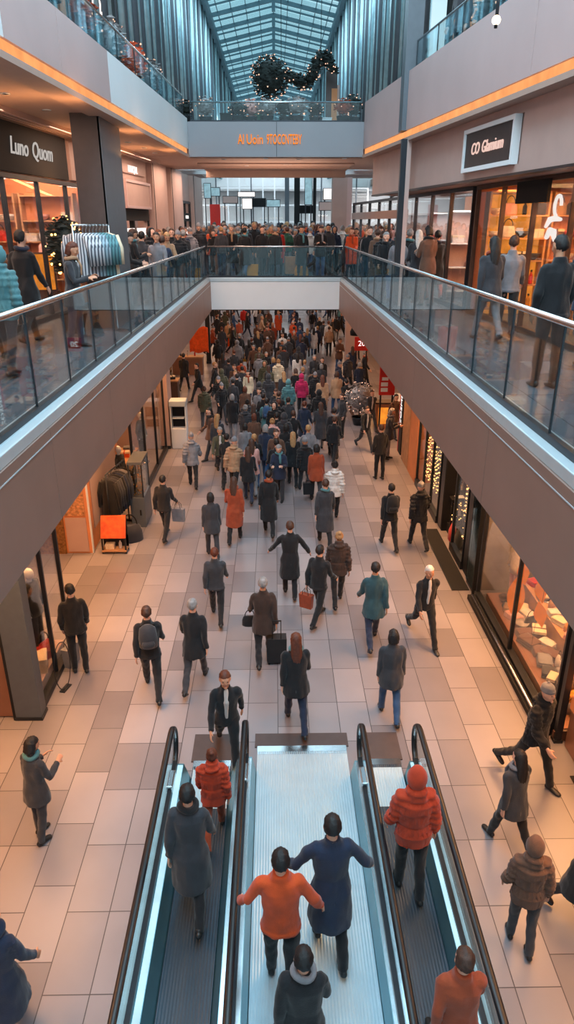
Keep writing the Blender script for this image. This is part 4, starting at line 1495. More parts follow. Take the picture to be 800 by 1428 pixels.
# white kiosk machine
p = gp(251, 626)
t = thing('ticket_machine', 'white and grey service machine standing by the left crowd', 'machine', (p.x, p.y, 0))
MB().box(-0.28, 0.28, 0, 0.45, 0.0, 0.75).build('cabinet', m_white, t, bevel=0.02)
MB().box(-0.28, -0.24, 0, 0.45, 0.75, 1.55).build('side_post', m_white, t)
MB().box(0.24, 0.28, 0, 0.45, 0.75, 1.55).build('side_post', m_white, t)
MB().box(-0.24, 0.24, 0.3, 0.4, 0.75, 1.5).build('dark_screen', m_dark, t)
MB().box(-0.3, 0.3, -0.05, 0.5, 1.55, 1.75).build('head_unit', m_coping, t, bevel=0.02)
MB().box(-0.22, 0.2, 0.02, 0.28, 1.1, 1.13).build('shelf', m_white, t)

# recessed warm shops further left
for i, (y0, lb) in enumerate(((25.0, 'near'), (28.2, 'middle'), (31.6, 'far'), (35.0, 'last'))):
    x = -6.3 if i < 2 else -5.9
    shelf_unit('orange lit wooden shelf unit at the %s stall on the left ground floor' % lb, 'at the %s lower left stall' % lb,
               (x, y0 + 1.2, 0), radians(90), 2.8, 2.6, 0.5, [0.2, 0.7, 1.2, 1.7, 2.2, 2.58], ['folded', 'gift', 'bowl'], m_wood, 90 + i, 0.85, 1.2, m_orangewall)
for i, (u, v, w) in enumerate(((222, 590, 1.2), (238, 560, 1.3), (270, 523, 1.6))):
    p = gp(u, v)
    t = thing('sales_counter', ['wooden counter nearest the dusky pink pier on the left', 'stepped wooden counter beside the left crowd', 'dark fronted counter under the orange cloths on the left'][i], 'counter', (p.x - 0.3, p.y + 0.3, 0))
    MB().box(-w / 2, w / 2, -0.3, 0.3, 0, 0.9).build('body', [m_wood, m_dwood, m_copper][i], t)
    MB().box(-w / 2 - 0.04, w / 2 + 0.04, -0.34, 0.34, 0.9, 0.96).build('counter_top', [m_pink, m_wood, m_wood][i], t)
    for k in range(3):
        put(rr.choice(['gift', 'bowl', 'bottle', 'folded']), (p.x - 0.3 + (k - 1) * 0.38, p.y + 0.3, 0.96), rr.choice(SHOPCOL), 'on the ' + ['near', 'stepped', 'dark fronted'][i] + ' left counter', 0.2 * k)

def bunting(u, v, Y, w, h, m, label, tilt=0.0, zb=None):
    p = yp(u, v, Y)
    t = thing('hanging_cloth', label, 'hanging cloth', (p.x, p.y, p.z), tilt)
    b = MB()
    n = 9
    vs, fs = [], []
    for i in range(n + 1):
        for j in range(7):
            x = (i / n - .5) * w
            z = (j / 6 - .5) * h
            d = 0.05 * sin(i * 1.7 + j * 0.6)
            vs.append((x, d - 0.006, z + 0.05 * sin(i * 1.1)))
    for i in range(n):
        for j in range(6):
            a = i * 7 + j
            fs.append((a, a + 7, a + 8, a + 1))
    b.add(vs, fs, 0, True)
    o = b.build('cloth', m, t)
    so = o.modifiers.new('solid', 'SOLIDIFY')
    so.thickness = 0.012
    MB().cyl((0, 0, h / 2), (0, 0, max(h / 2 + 0.1, 4.52 - p.z)), 0.008, n=6).build('cord', m_dark, t)
    return t
m_orcloth = m_cloth('bright_orange', (238, 92, 32))
bunting(277, 474, 37, 1.0, 1.3, m_orcloth, 'bright orange cloth hanging at the left stalls, below the fascia corner')
bunting(324, 463, 52, 1.5, 1.0, m_orcloth, 'orange cloth hanging over the far left of the crowd', 0.2)
bunting(312, 478, 46, 0.8, 0.9, m_orcloth, 'small orange cloth hanging left of the tall dark figure', -0.2)

# ================================================================= GROUND FLOOR SHOPS, RIGHT
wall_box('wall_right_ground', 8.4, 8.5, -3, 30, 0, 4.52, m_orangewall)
wall_box('wall_right_ground_far', 7.0, 7.1, 30, 78, 0, 4.52, m_pink)
wall_box('wall_right_side_a', 4.3, 8.4, 8.5, 8.55, 0, 0.18, m_dwood)
# big display window
wall_window('large glass display window with orange papers on the lower right', 4.33, 8.62, 13.0, 0, 4.5, 2, m_dsteel, 0.16)
t = thing('base_rail', 'dark polished rail along the foot of the large right window', 'rail', (4.2, 8.55, 0))
MB().box(-0.09, 0.06, 0, 4.4, 0, 0.1).build('plinth', m_dark, t)
MB().cyl((-0.03, 0.05, 0.16), (-0.03, 4.3, 0.16), 0.025, n=10).build('tube', m_steel, t)
for y in (0.3, 2.2, 4.0):
    MB().box(-0.045, -0.015, y, y + 0.03, 0.1, 0.16).build('bracket', m_steel, t)
t = thing('window_mullion', 'leaning dark corner mullion of the large right window', 'mullion', (4.36, 8.5, 0))
MB().box(-0.04, 0.06, -0.04, 0.06, 0, 4.5).build('post', m_dsteel, t)
MB().box(-0.06, 0.08, -0.06, 0.08, 0, 0.05).build('foot', m_dark, t)
wall_box('window_5', 4.44, 7.2, 8.5, 8.512, 0.18, 4.5, g_shop)
wall_box('wall_right_display_back', 7.2, 7.3, 8.5, 13.0, 0, 4.52, m_wood)
wall_box('wall_right_display_side', 4.4, 7.2, 13.0, 13.1, 0, 4.52, m_concrete)
t = thing('display_platform', 'stepped wooden platform inside the large right window', 'platform', (4.5, 8.6, 0))
MB().box(0, 2.6, 0, 4.3, 0, 0.16).build('lower_step', m_copper, t)
MB().box(0.7, 2.6, 0.1, 4.2, 0.16, 0.5).build('middle_step', m_wood, t)
MB().box(1.5, 2.6, 0.1, 4.2, 0.5, 0.95).build('upper_step', m_dwood, t)
rr = random.Random(33)
k = 0
for row, (x, z) in enumerate(((4.78, 0.16), (5.02, 0.16), (5.4, 0.5), (5.75, 0.5), (6.2, 0.95), (6.6, 0.95))):
    y = 8.95
    while y < 12.7:
        kd = rr.choice(['folded', 'folded', 'gift', 'bowl', 'handbag', 'folded'])
        s = rr.uniform(0.85, 1.2)
        put(kd, (x + rr.uniform(-.05, .05), y, z), rr.choice(SHOPCOL), 'on the %s step of the large right window' % ['lower', 'lower', 'middle', 'middle', 'upper', 'upper'][row],
            rr.uniform(-1.5, 1.5), s, 'goods on the %s step' % ['lower', 'lower', 'middle', 'middle', 'upper', 'upper'][row])
        y += rr.uniform(0.27, 0.36)
words = ['uppermost', 'second highest', 'large almond-shaped', 'smallest upper', 'middle', 'lower middle', 'lowest']
for i, (u, v, w, h, sh) in enumerate([(735, 772, 0.26, 0.62, 0), (758, 796, 0.2, 0.75, 1), (719, 832, 0.34, 0.95, 1), (729, 799, 0.24, 0.5, 0), (754, 824, 0.22, 0.48, 0), (753, 857, 0.24, 0.5, 0), (738, 918, 0.14, 0.3, 0)]):
    X = 4.72
    p = xp(u, v, X)
    t = thing('paper_lantern', '%s glowing orange paper shape hanging in the large right window' % words[i], 'paper lantern', p, radians(62))
    b = MB()
    hh, ww = h / 2, w / 2
    if sh:
        prof = [(sin(pi * k / 8) ** 0.9, -hh + h * k / 8) for k in range(9)]
        b.loft([(0, 0, z) for _, z in prof], [(0.012 + 0.02 * r, max(0.004, ww * r)) for r, z in prof], 12)
    else:
        b.loft([(0, -ww * 0.5, -hh), (0, -ww * .1, -hh * 0.35), (0, 0, 0), (0, ww * .1, hh * 0.4), (0, ww * 0.5, hh)], [(0.01, 0.01), (0.03, ww * 0.8), (0.035, ww), (0.03, ww * 0.8), (0.01, 0.01)], 12)
    b.build('paper', e_lant, t)
    MB().cyl((0, 0, hh), (0, 0, 4.5 - p.z), 0.004, n=5).build('thread', m_dark, t)
mannequin('mannequin in a pale ruffled blouse at the far end of the large right window', (4.85, 12.3, 0.16), radians(-80), CL['cream'], CL['pink'], sc=1.0)
mannequin('mannequin in a white skirt set high in the large right window', (5.5, 12.0, 0.5), radians(-80), CL['white'], CL['cream'], sc=1.0)
mannequin('mannequin in a brown coat at the back of the large right window', (6.2, 12.5, 0.95), radians(-80), CL['brown'], CL['black'], sc=1.0)

# orange counter box and mat at the corner
t = thing('display_box', 'orange-brown wrapped box at the right corner of the photo', 'box', (4.95, 7.95, 0))
MB().box(-0.5, 0.5, -0.05, 0.45, 0, 0.7).build('box_body', m_copper, t, bevel=0.01)
MB().box(-0.52, 0.52, -0.07, 0.47, 0.7, 0.95).build('lid', m_orangewall, t, bevel=0.01)
t = thing('floor_mat', 'black rectangular floor mat at the right edge', 'mat', (5.0, 6.9, 0))
MB().box(-0.72, 0.72, -1.0, 0.85, 0, 0.012).build('pile', m_dark, t)
MB().box(-0.76, 0.76, -1.04, -1.0, 0, 0.014).build('edging', m_rubber, t)

# pier of translucent grey glass
t = thing('pier', 'grey glazed pier between the large window and the fairy lights', 'pier', (4.28, 13.15, 0))
MB().box(0, 0.4, 0, 0.55, 0, 4.5).build('shaft', m_brown, t)
MB().box(-0.025, -0.005, 0.0, 0.55, 0.1, 4.5).build('glass_facing', g_wall, t)
MB().box(-0.03, 0.4, -0.03, 0.0, 0, 4.5).build('dark_edge', m_dark, t)
def dark_pillar(y, w, lb):
    t = thing('pier', lb, 'pier', (4.34, y, 0))
    MB().box(0, 0.4, 0, w, 0, 4.5).build('shaft', m_dark, t)
    MB().box(-0.02, 0, 0.03, w - 0.03, 0.05, 4.5).build('facing', m_rubber, t)
dark_pillar(13.9, 0.35, 'narrow black pillar right of the fairy light windows')
dark_pillar(16.5, 0.4, 'narrow black pillar between the two fairy light windows')
def fairy(y0, y1, lb, seed, x=4.55):
    rr = random.Random(seed)
    t = thing('fairy_light_curtain', lb, 'fairy lights', (x, y0, 0))
    wb, bb = MB(), MB()
    L = y1 - y0
    n = int(L / 0.13)
    for i in range(n):
        y = (i + .5) * L / n
        wb.cyl((0, y, 0.35), (0, y, 4.3), 0.003, n=4)
        z = 0.4
        while z < 4.2:
            if rr.random() < 0.85:
                r = rr.choice([0.012, 0.017, 0.023])
                bb.ell((0, y + rr.uniform(-.01, .01), z), (r, r, r), 5, 4)
            z += rr.uniform(0.09, 0.15)
    wb.build('wire', m_dark, t)
    stuff(bb.build('bulb', e_fairy, t))
    MB().box(-0.02, 0.02, 0, L, 4.3, 4.36).build('rail', m_dark, t)
    return t
fairy(17.1, 19.9, 'curtain of warm fairy lights in the far right window', 3)
fairy(14.35, 15.35, 'smaller curtain of warm fairy lights left of the black pillar', 4)
wall_window('glass front before the larger fairy light curtain', 4.34, 17.0, 20.0, 0, 4.5, 3, m_dsteel, 0.2)
wall_window('glass front before the smaller fairy light curtain', 4.34, 14.3, 15.4, 0, 4.5, 1, m_dsteel, 0.2)
wall_box('wall_right_fairy_back', 6.0, 6.1, 13.1, 20, 0, 4.52, mat('deep_brown_wall', (110, 62, 42), 0.6))
for i, (y, z, c) in enumerate(((17.6, 1.0, 'white'), (18.4, 1.0, 'cream'), (19.3, 1.0, 'tan'))):
    shelf_unit('copper shelf unit behind the far fairy lights, number %s along' % ['one', 'two', 'three'][i], 'behind the far fairy lights', (5.4, y, 0), radians(-90), 0.85, 3.2, 0.35, [0.3, 0.9, 1.5, 2.1, 2.7, 3.18], ['bottle', 'bowl', 'gift'], m_copper, 120 + i, 0.9, 1.0, m_copper, step=0.25)
mannequin('mannequin in a grey coat in the opening between the fairy lights', (4.85, 15.85, 0), radians(-80), CL['grey'], CL['black'])
mannequin('mannequin in a black jacket deeper in the opening between the fairy lights', (5.3, 16.2, 0), radians(-70), CL['black'], CL['charcoal'])
put('handbag', (4.5, 16.0, 0.0), 'red', 'in the opening between the fairy lights', 1.3, 1.8)
put('handbag', (4.55, 15.55, 0.0), 'black', 'in the opening between the fairy lights', 1.3, 2.0)
t = thing('entrance_mat', 'long dark doormat along the right shop openings', 'mat', (4.05, 14.9, 0))
MB().box(-0.17, 0.2, -1.6, 1.7, 0, 0.012).build('pile', m_dark, t)
MB().box(-0.19, -0.17, -1.6, 1.7, 0, 0.014).build('edging', m_rubber, t)
# glass display case in front
p = gp(634, 742)
t = thing('display_case', 'small dark glass case with lights and a white card', 'display case', (4.72, p.y, 0))
MB().box(-0.25, 0.25, -0.2, 0.5, 0, 0.25).build('cabinet', m_dark, t)
MB().box(-0.25, 0.25, -0.2, 0.5, 0.95, 0.99).build('top', m_dark, t)
for sx in (-1, 1):
    for y in (-0.2, 0.47):
        MB().box(sx * 0.235 - 0.015, sx * 0.235 + 0.015, y, y + 0.03, 0.25, 0.95).build('corner_post', m_dsteel, t)
MB().box(-0.13, 0.1, -0.1, 0.1, 0.99, 1.0).build('white_card', m_white, t)
fb = MB()
for k in range(30):
    fb.ell((rr.uniform(-.2, .2), rr.uniform(-.15, .45), rr.uniform(.28, .8)), (.014,) * 3, 5, 4)
fb.build('bulb', e_fairy, t)

# peach pier and beyond
t = thing('pier', 'broad peach coloured pier left of the fairy lights', 'pier', (4.3, 20.1, 0))
MB().box(0, 0.5, 0, 1.25, 0, 4.5).build('shaft', m_orangewall, t)
MB().box(0, 0.5, 1.31, 2.5, 0, 4.5).build('shaft', m_wood, t)
MB().box(0.02, 0.48, 1.25, 1.31, 0, 4.5).build('joint', m_dark, t)
t = thing('banner', 'narrow black banner with red edge and pale lettering beside the peach pier', 'banner', (4.32, 22.9, 0.0))
MB().box(0, 0.06, 0, 0.5, 0, 3.9).build('black_print', m_dark, t)
MB().box(0, 0.06, 0.5, 0.62, 0, 3.9).build('red_edge', m_red, t)
xx = text_mesh('lettering', 'COSMETICS', 0.34, e_white, 0.004)
xx.rotation_euler = (radians(90), radians(-90), radians(-90))
xx.parent = t
xx.location = (-0.012, 0.25, 1.9)
# red panel sign
def red_panel(u0, u1, v0, v1, Y, name, label, txt, plates):
    a, c = yp(u0, v1, Y), yp(u1, v0, Y)
    w, h = c.x - a.x, c.z - a.z
    t = thing(name, label, 'sign', ((a.x + c.x) / 2, Y, 0))
    z0 = a.z
    bd = MB().box(-w / 2, w / 2, -0.02, 0.08, z0, z0 + h).build('red_board', m_red, t, bevel=0.01)
    for s in (-1, 1):
        MB().box(s * w * 0.38 - 0.03, s * w * 0.38 + 0.03, 0.0, 0.06, 0, z0).build('post', m_dsteel, t)
    if txt:
        x = text_mesh('lettering', txt, h * 0.55, e_white, 0.004)
        x.rotation_euler = (radians(90), 0, 0)
        x.parent = bd
        x.location = (0, -0.03, z0 + h * 0.52)
    for (px, pz, pw, ph, rnd) in plates:
        b = MB()
        if rnd:
            b.loft([(px * w, -0.03, z0 + pz * h), (px * w, -0.022, z0 + pz * h)], [(pw * w, ph * h)] * 2, 16, side=(1, 0, 0))
        else:
            b.box(px * w - pw * w, px * w + pw * w, -0.03, -0.022, z0 + pz * h - ph * h, z0 + pz * h + ph * h)
        b.build('white_plate', m_white, bd)
    return t
red_panel(494, 514, 470, 489, 31, 'shop_sign', 'red rounded sign with the white number 20', '20', [])
red_panel(528, 553, 496, 551, 25.6, 'shop_sign', 'tall red sign board with white round and square labels', '', [(-0.15, 0.72, 0.12, 0.06, True), (-0.15, 0.42, 0.2, 0.04, False), (-0.18, 0.28, 0.22, 0.05, False), (-0.18, 0.14, 0.22, 0.05, False)])
p = gp(534, 583)
t = thing('sales_counter', 'orange lit counter under the tall red sign board', 'counter', (4.3, 26.5, 0))
MB().box(-0.4, 0.45, -0.25, 0.25, 0, 1.0).build('body', m_orangewall, t)
MB().box(-0.43, 0.48, -0.28, 0.28, 1.0, 1.05).build('counter_top', m_dwood, t)
MB().box(-0.3, 0.3, -0.26, -0.25, 0.2, 0.85).build('lit_front', e_amber, t)
t = thing('column', 'pale pink column on the right of the ground floor under the fascia corner', 'column', (4.25, 39, 0))
MB().box(-0.35, 0.35, 0, 0.6, 0, 4.5).build('shaft', m_pink, t)
MB().box(-0.37, 0.37, -0.02, 0.62, 0, 0.15).build('plinth', m_dsteel, t)
t = thing('column', 'slim dark column at the far left of the ground floor', 'column', (-3.85, 40, 0))
MB().box(-0.12, 0.12, 0, 0.3, 0, 4.5).build('shaft', m_dark, t)
MB().box(-0.14, 0.14, -0.02, 0.32, 0, 0.15).build('plinth', m_dsteel, t)
for i, (y0, lb) in enumerate(((28.0, 'near'), (33.0, 'middle'), (44.0, 'far'))):
    shelf_unit('warm wooden shelf unit at the %s stall on the right ground floor' % lb, 'at the %s lower right stall' % lb,
               (6.4, y0 + 1.2, 0), radians(-90), 2.8, 2.6, 0.5, [0.2, 0.7, 1.2, 1.7, 2.2, 2.58], ['folded', 'gift', 'bowl'], m_wood, 190 + i, 0.8, 1.2, m_orangewall)
t = table('pale display table inside the right ground floor stalls', (5.4, 28.0, 0), 0, 1.0, 1.4, 0.85, m_white, m_dsteel)
t = thing('lamp_shade', 'black hanging lamp shade under the right fascia corner', 'lamp', yp(497, 458, 37))
MB().lathe([(0.03, 0.35), (0.12, 0.3), (0.34, -0.15), (0.32, -0.35), (0.0, -0.35)], n=18).build('shade', m_dark, t)
MB().cyl((0, 0, 0.35), (0, 0, 4.52 - t.location.z), 0.015, n=6).build('cord', m_dark, t)

# silver Christmas bush on the right
def light_bush(name, label, cat, loc, rx, rz, zc, n, seed, leafm, bulbm, stem, pot=None, lr=0.05, orn=None):
    rr = random.Random(seed)
    t = thing(name, label, cat, loc)
    lb, bb = MB(), MB()
    for k in range(n):
        while True:
            x, y, z = rr.uniform(-1, 1), rr.uniform(-1, 1), rr.uniform(-1, 1)
            q = x * x + y * y + z * z
            if 0.25 < q < 1:
                break
        c = Vector((x * rx, y * rx, zc + z * rz))
        M = Matrix.Rotation(rr.uniform(0, 6), 3, 'Z') @ Matrix.Rotation(rr.uniform(0, 3), 3, 'X')
        r = lr * rr.uniform(.7, 1.5)
        vs = [M @ Vector(q) * r + c for q in ((-1.4, 0, 0), (0, -.6, .15), (1.4, 0, 0), (0, .6, .15), (0, 0, -.3))]
        lb.add(vs, [(0, 1, 2, 3), (0, 4, 1), (1, 4, 2), (2, 4, 3), (3, 4, 0)], 0)
        if k % 9 == 0:
            s = sqrt(q)
            c2 = Vector((x / s * rx, y / s * rx, zc + z / s * rz))
            r2 = rr.uniform(.012, .022) * (lr / 0.05)
            bb.ell(c2, (r2,) * 3, 6, 4, 0)
    core = MB()
    core.ell((0, 0, zc), (rx * .72, rx * .72, rz * .72), 14, 10)
    core.build('branches', leafm, t)
    stuff(lb.build('foliage', leafm, t))
    stuff(bb.build('bulb', bulbm, t))
    if stem:
        MB().cyl((0, 0, 0.0 if not pot else 0.2), (0, 0, zc - rz * .6), 0.03, n=8).build('stem', m_dwood, t)
    if pot:
        MB().lathe([(0.0, 0), (pot * .7, 0.0), (pot, 0.3), (pot * 1.05, 0.32), (pot * .9, 0.32), (pot * .85, 0.25), (0, 0.25)], n=18).build('pot', m_dsteel, t)
    return t
m_leaf = mat('dark_fir_green', (38, 46, 44), 0.8, 0, 0.3, 20)
m_leaf2 = mat('silver_leaf', (150, 146, 146), 0.5, 0.2, 0.3, 20)
e_bulb = emi('small_warm_bulb', (255, 200, 170), 2.2)
p = gp(500, 592)
light_bush('decorated_bush', 'silver decorated bush with lights beside the right crowd', 'bush', (p.x, p.y, 0), 0.6, 0.65, 1.1, 420, 2, m_leaf2, e_bulb, True, 0.3)
light_bush('christmas_tree', 'dark fir tree with fairy lights behind the striped shirts on the left', 'tree', (-3.8, 13.45, UP), 0.34, 0.52, 1.5, 500, 8, m_leaf, e_fairy, True, 0.25)
# bridge topiary and swag
pt = yp(376, 108, 25.0)
light_bush('topiary_tree', 'round dark topiary ball with lights on a thin stem above the bridge', 'tree', (pt.x, 25.0, 10.12), 0.62, 0.62, pt.z - 10.12, 700, 12, m_leaf, e_bulb, True, 0.28)
t = thing('garland', 'dark lit garland swag hanging right of the round topiary', 'garland', (0, 25.6, 0))
rr = random.Random(6)
lb, bb = MB(), MB()
path = [yp(u, v, 25.6) for u, v in ((392, 108), (402, 106), (412, 110), (422, 116), (432, 112), (438, 100), (442, 88), (447, 78), (455, 82), (462, 92), (468, 100))]
rad = [.22, .2, .2, .24, .26, .24, .24, .26, .22, .16, .1]
for k in range(900):
    i = rr.randrange(len(path) - 1)
    f = rr.random()
    c = path[i].lerp(path[i + 1], f)
    r = rad[i] * (1 - f) + rad[i + 1] * f
    d = Vector((rr.gauss(0, 1), rr.gauss(0, 1), rr.gauss(0, 1))).normalized()
    c2 = c + d * r * rr.uniform(.5, 1)
    c2.y -= 25.6
    M = Matrix.Rotation(rr.uniform(0, 6), 3, 'Z') @ Matrix.Rotation(rr.uniform(0, 3), 3, 'X')
    s = rr.uniform(.035, .08)
    lb.add([M @ Vector(q) * s + c2 for q in ((-1.4, 0, 0), (0, -.6, .15), (1.4, 0, 0), (0, .6, .15), (0, 0, -.3))], [(0, 1, 2, 3), (0, 4, 1), (1, 4, 2), (2, 4, 3), (3, 4, 0)], 0)
    if k % 10 == 0:
        q = c + d * r
        bb.ell((q.x, q.y - 25.6, q.z), (.018,) * 3, 6, 4)
stuff(lb.build('foliage', m_leaf, t))
stuff(bb.build('bulb', e_bulb, t))
cb = MB()
cb.loft([(q.x, q.y - 25.6, q.z) for q in path], [r * .6 for r in rad], 8)
cb.build('branches', m_leaf, t)
for q in (path[0], path[7]):
    MB().cyl((q.x, 0, q.z), (q.x, 0, RZ + RISE * (1 - abs(q.x) / XE) - .1), 0.01, n=5).build('wire', m_dark, t)
# brown pilaster + plants on the bridge
p0 = yp(462, 173, 26.6)
t = thing('column', 'warm brown column standing on the right of the bridge', 'column', (p0.x, 26.6, 10.12))
MB().box(-0.2, 0.17, 0, 0.3, 0, 2.0).build('shaft', m_brown, t)
MB().box(-0.02, 0.17, -0.02, 0.0, 0, 1.5).build('orange_face', m_orangewall, t)
MB().box(0.17, 0.24, 0.0, 0.3, 0, 1.6).build('pale_edge', m_pink, t)
for i, (u, r, h) in enumerate(((258, .25, .35), (287, .3, .5), (333, .32, .3), (350, .3, .42), (372, .35, .42), (398, .3, .4), (414, .36, .45), (440, .25, .35), (478, .3, .4), (492, .3, .55))):
    q = yp(u, 170, 23.6 + 0.25 * (i % 2))
    light_bush('potted_shrub', ['grey-green', 'white flowering', 'dark', 'pink flowering', 'silver', 'dark rounded', 'pale', 'small', 'red berried', 'tall lit'][i] + ' shrub behind the bridge railing', 'shrub', (q.x, q.y, 10.12), r, h * .6, 0.35 + h * .5, 130, 50 + i,
               [m_leaf, m_leaf2, m_leaf, CL['pink'], m_leaf2, m_leaf, m_leaf2, m_leaf, CL['rust'], m_leaf][i], e_bulb, False, 0.2, 0.045)
for i, (u, w, h, m, lb) in enumerate(((318, .5, .5, m_dark, 'black wire crate'), (365, .5, .55, CL['green'], 'dark green box'), (450, .55, .38, m_white, 'white box'))):
    q = yp(u, 170, 24.6)
    t = thing('box', lb + ' standing behind the bridge railing', 'box', (q.x, q.y, 10.12))
    MB().box(-w / 2, w / 2, 0, .3, 0, h).build('box_body', m, t, bevel=.01)
    MB().box(-w / 2 - .01, w / 2 + .01, -.01, .31, h, h + .03).build('lid', m, t)
# gallery decor on the left and right third level
for i, (y, lb) in enumerate(((12.6, 'dark'), (14.4, 'red berried'), (16.4, 'grey'), (18.4, 'orange flowered'), (20.2, 'silver'))):
    light_bush('potted_shrub', lb + ' shrub behind the upper left railing', 'shrub', (LF(y) - 0.5, y, 10.12), 0.28, 0.4, 0.75, 160, 70 + i, [m_leaf, CL['rust'], m_leaf2, CL['orange'], m_leaf2][i], e_bulb, False, 0.22, 0.05)
for i, (y, lb) in enumerate(((14.5, 'trailing dark'), (11.8, 'low dark'))):
    light_bush('potted_shrub', lb + ' shrub behind the upper right railing', 'shrub', (RF(y) + 0.42, y, 10.12), 0.3, 0.35, 0.75, 160, 80 + i, m_leaf, e_bulb, False, 0.2, 0.05)
q = yp(680, 28, 9.7)
t = thing('globe_lamp', 'round glowing lamp above the upper right fascia', 'lamp', (q.x + .1, 9.7, 10.5))
MB().ell((0, 0, q.z - 10.5), (.05, .05, .05)).build('globe', e_spot, t)
MB().cyl((0, 0, -0.38), (0, 0, q.z - 10.58), .02, n=8).build('stem', m_dsteel, t)
t = thing('shop_sign', 'dark shop front with white swirl lettering behind the upper left railing', 'shop sign', (-3.55, 15.2, 10.12), radians(88))
bd = MB().box(0, 3.2, 0.0, 0.08, 0.2, 2.3).build('board', m_dark, t)
MB().box(-.05, 3.25, 0.08, 0.12, 0.0, 2.4).build('frame', m_dsteel, t)
xx = text_mesh('lettering', 'Yuan', .5, e_white, .01, .3)
xx.rotation_euler = (radians(90), 0, 0)
xx.location = (1.3, -.02, 1.4)
xx.parent = bd
# ================================================================= MOVING WALKWAYS
def groove_mat(name, c, rough, metal):
    m = mat(name, c, rough, metal, 0.05, 3)
    nt = m.node_tree
    b = nt.nodes['Principled BSDF']
    tc = nt.nodes.new('ShaderNodeTexCoord')
    wv = nt.nodes.new('ShaderNodeTexWave')
    wv.bands_direction = 'X'
    wv.inputs['Scale'].default_value = 9.0
    wv.inputs['Distortion'].default_value = 0.0
    nt.links.new(tc.outputs['Object'], wv.inputs['Vector'])
    bp = nt.nodes.new('ShaderNodeBump')
    bp.inputs['Strength'].default_value = 0.7
    bp.inputs['Distance'].default_value = 0.008
    nt.links.new(wv.outputs['Fac'], bp.inputs['Height'])
    nt.links.new(bp.outputs['Normal'], b.inputs['Normal'])
    return m
m_belt_l = groove_mat('daylit_steel_pallets', (190, 214, 226), 0.3, 0.25)  # daylight reflected on the steel grooves is put into this pale blue
m_belt_d = groove_mat('dark_grooved_pallets', (74, 82, 92), 0.35, 0.5)
WY1 = 8.0

def balu(t, xc, xl, xr, nm, led=True, y1=7.95):
    """one balustrade of a walkway: xl / xr are the edges of the belts (or outer faces) on both sides"""
    zt = 0.30
    for (xe, sg) in ((xl, -1), (xr, 1)):
        outer = abs(xe - xc) > 0.6
        if abs(xe - xc) < 0.145 and (xe in (-1.62, 2.12)):
            # outer cladding, upright
            a, c = sorted((xe, xc))
            MB().box(a, c, -1, y1 - 0.35, 0, zt + 0.03).build('outer_panel', m_colgrey, t)
            continue
        x1 = xe + (xc - xe) * 0.42
        ys0, ys1 = -1, y1 - 0.2
        b = MB()
        q = [(xe, ys0, 0.0), (xc, ys0, 0.0), (xc, ys1, 0.0), (xe, ys1, 0.0), (x1, ys0, zt), (xc, ys0, zt), (xc, ys1, zt), (x1, ys1, zt)]
        if sg > 0:
            q = [q[1], q[0], q[3], q[2], q[5], q[4], q[7], q[6]]
        b.hexa(q)
        sk = b.build('skirt_panel', m_teal, t)
        a, c = sorted((x1 + (xc - x1) * 0.05, x1 + (xc - x1) * 0.62))
        MB().box(a, c, ys0, ys1 - 0.05, zt, zt + 0.02).build('light_strip' if led else 'deck_strip', e_cool if led else m_steel, sk)
    MB().box(xc - 0.035, xc + 0.035, -1, y1 - 0.15, zt, zt + 0.06).build('glass_clamp', m_dsteel, t)
    # glass with rounded end
    r = 0.32
    prof = [(-1, zt + 0.05), (y1 - r, zt + 0.05)]
    zc = 0.93 - r
    for i in range(9):
        a = -pi / 2 + pi * i / 8
        prof.append((y1 - r + (r - 0.03) * cos(a), zc + (r - 0.03) * sin(a)))
    prof.append((-1, 0.90))
    n = len(prof)
    vs = [(xc - 0.006, y, z) for y, z in prof] + [(xc + 0.006, y, z) for y, z in prof]
    fs = [tuple(range(n)), tuple(reversed(range(n, 2 * n)))] + [(i, n + i, n + (i + 1) % n, (i + 1) % n) for i in range(n)]
    MB().add(vs, fs).build('glass_panel', g_rail, t)
    pts = [(xc, -1, 0.95), (xc, 2, 0.95), (xc, 5, 0.95)]
    for i in range(13):
        a = pi / 2 - pi * i / 12
        pts.append((xc, y1 - r + r * cos(a), 0.95 - r + r * sin(a)))
    pts.append((xc, y1 - r - 0.35, 0.95 - 2 * r))
    hr_ = MB().loft(pts, [(0.042, 0.024)] * len(pts), 12, side=(1, 0, 0)).build('handrail', m_rubber, t)
    MB().loft([(p[0], p[1] - 0.012, p[2] - 0.022) for p in pts], [(0.02, 0.016)] * len(pts), 8, side=(1, 0, 0)).build('handrail_guide', m_steel, hr_)
    MB().box(xc - 0.05, xc + 0.05, y1 - r - 0.45, y1 - r - 0.12, 0.20, 0.42).build('newel_box', m_steel, t, bevel=0.02)

def walkway(label, x0, x1, belt_m, bal, sheen_entry):
    t = thing('moving_walkway', label, 'moving walkway', (0, 0, 0))
    bl = MB().box(x0, x1, -1, WY1 if sheen_entry else WY1 + 0.3, 0.004, 0.03).build('pallet_belt', belt_m, t)
    yb = WY1 if sheen_entry else WY1 + 0.3
    b = MB()
    n = int((x1 - x0) / 0.03)
    b.box(x0, x1, yb, yb + 0.12, 0.004, 0.036)
    for i in range(n):
        x = x0 + (i + .5) * (x1 - x0) / n
        b.box(x - 0.006, x + 0.006, yb - 0.06, yb, 0.03, 0.038)
    b.build('comb_plate', m_steel, t)
    MB().box(x0 - 0.04, x1 + 0.04, yb + 0.12, WY1 + 0.72, 0.002, 0.02).build('landing_plate', m_brown, t)
    if sheen_entry:
        MB().box(x0 + 0.01, x1 - 0.01, 7.2, WY1 - 0.06, 0.03, 0.033).build('sky_sheen_plate', m_belt_l, bl)  # pale plate added to imitate the sky reflection on the far belt end
    for a in bal:
        balu(t, *a)
    return t
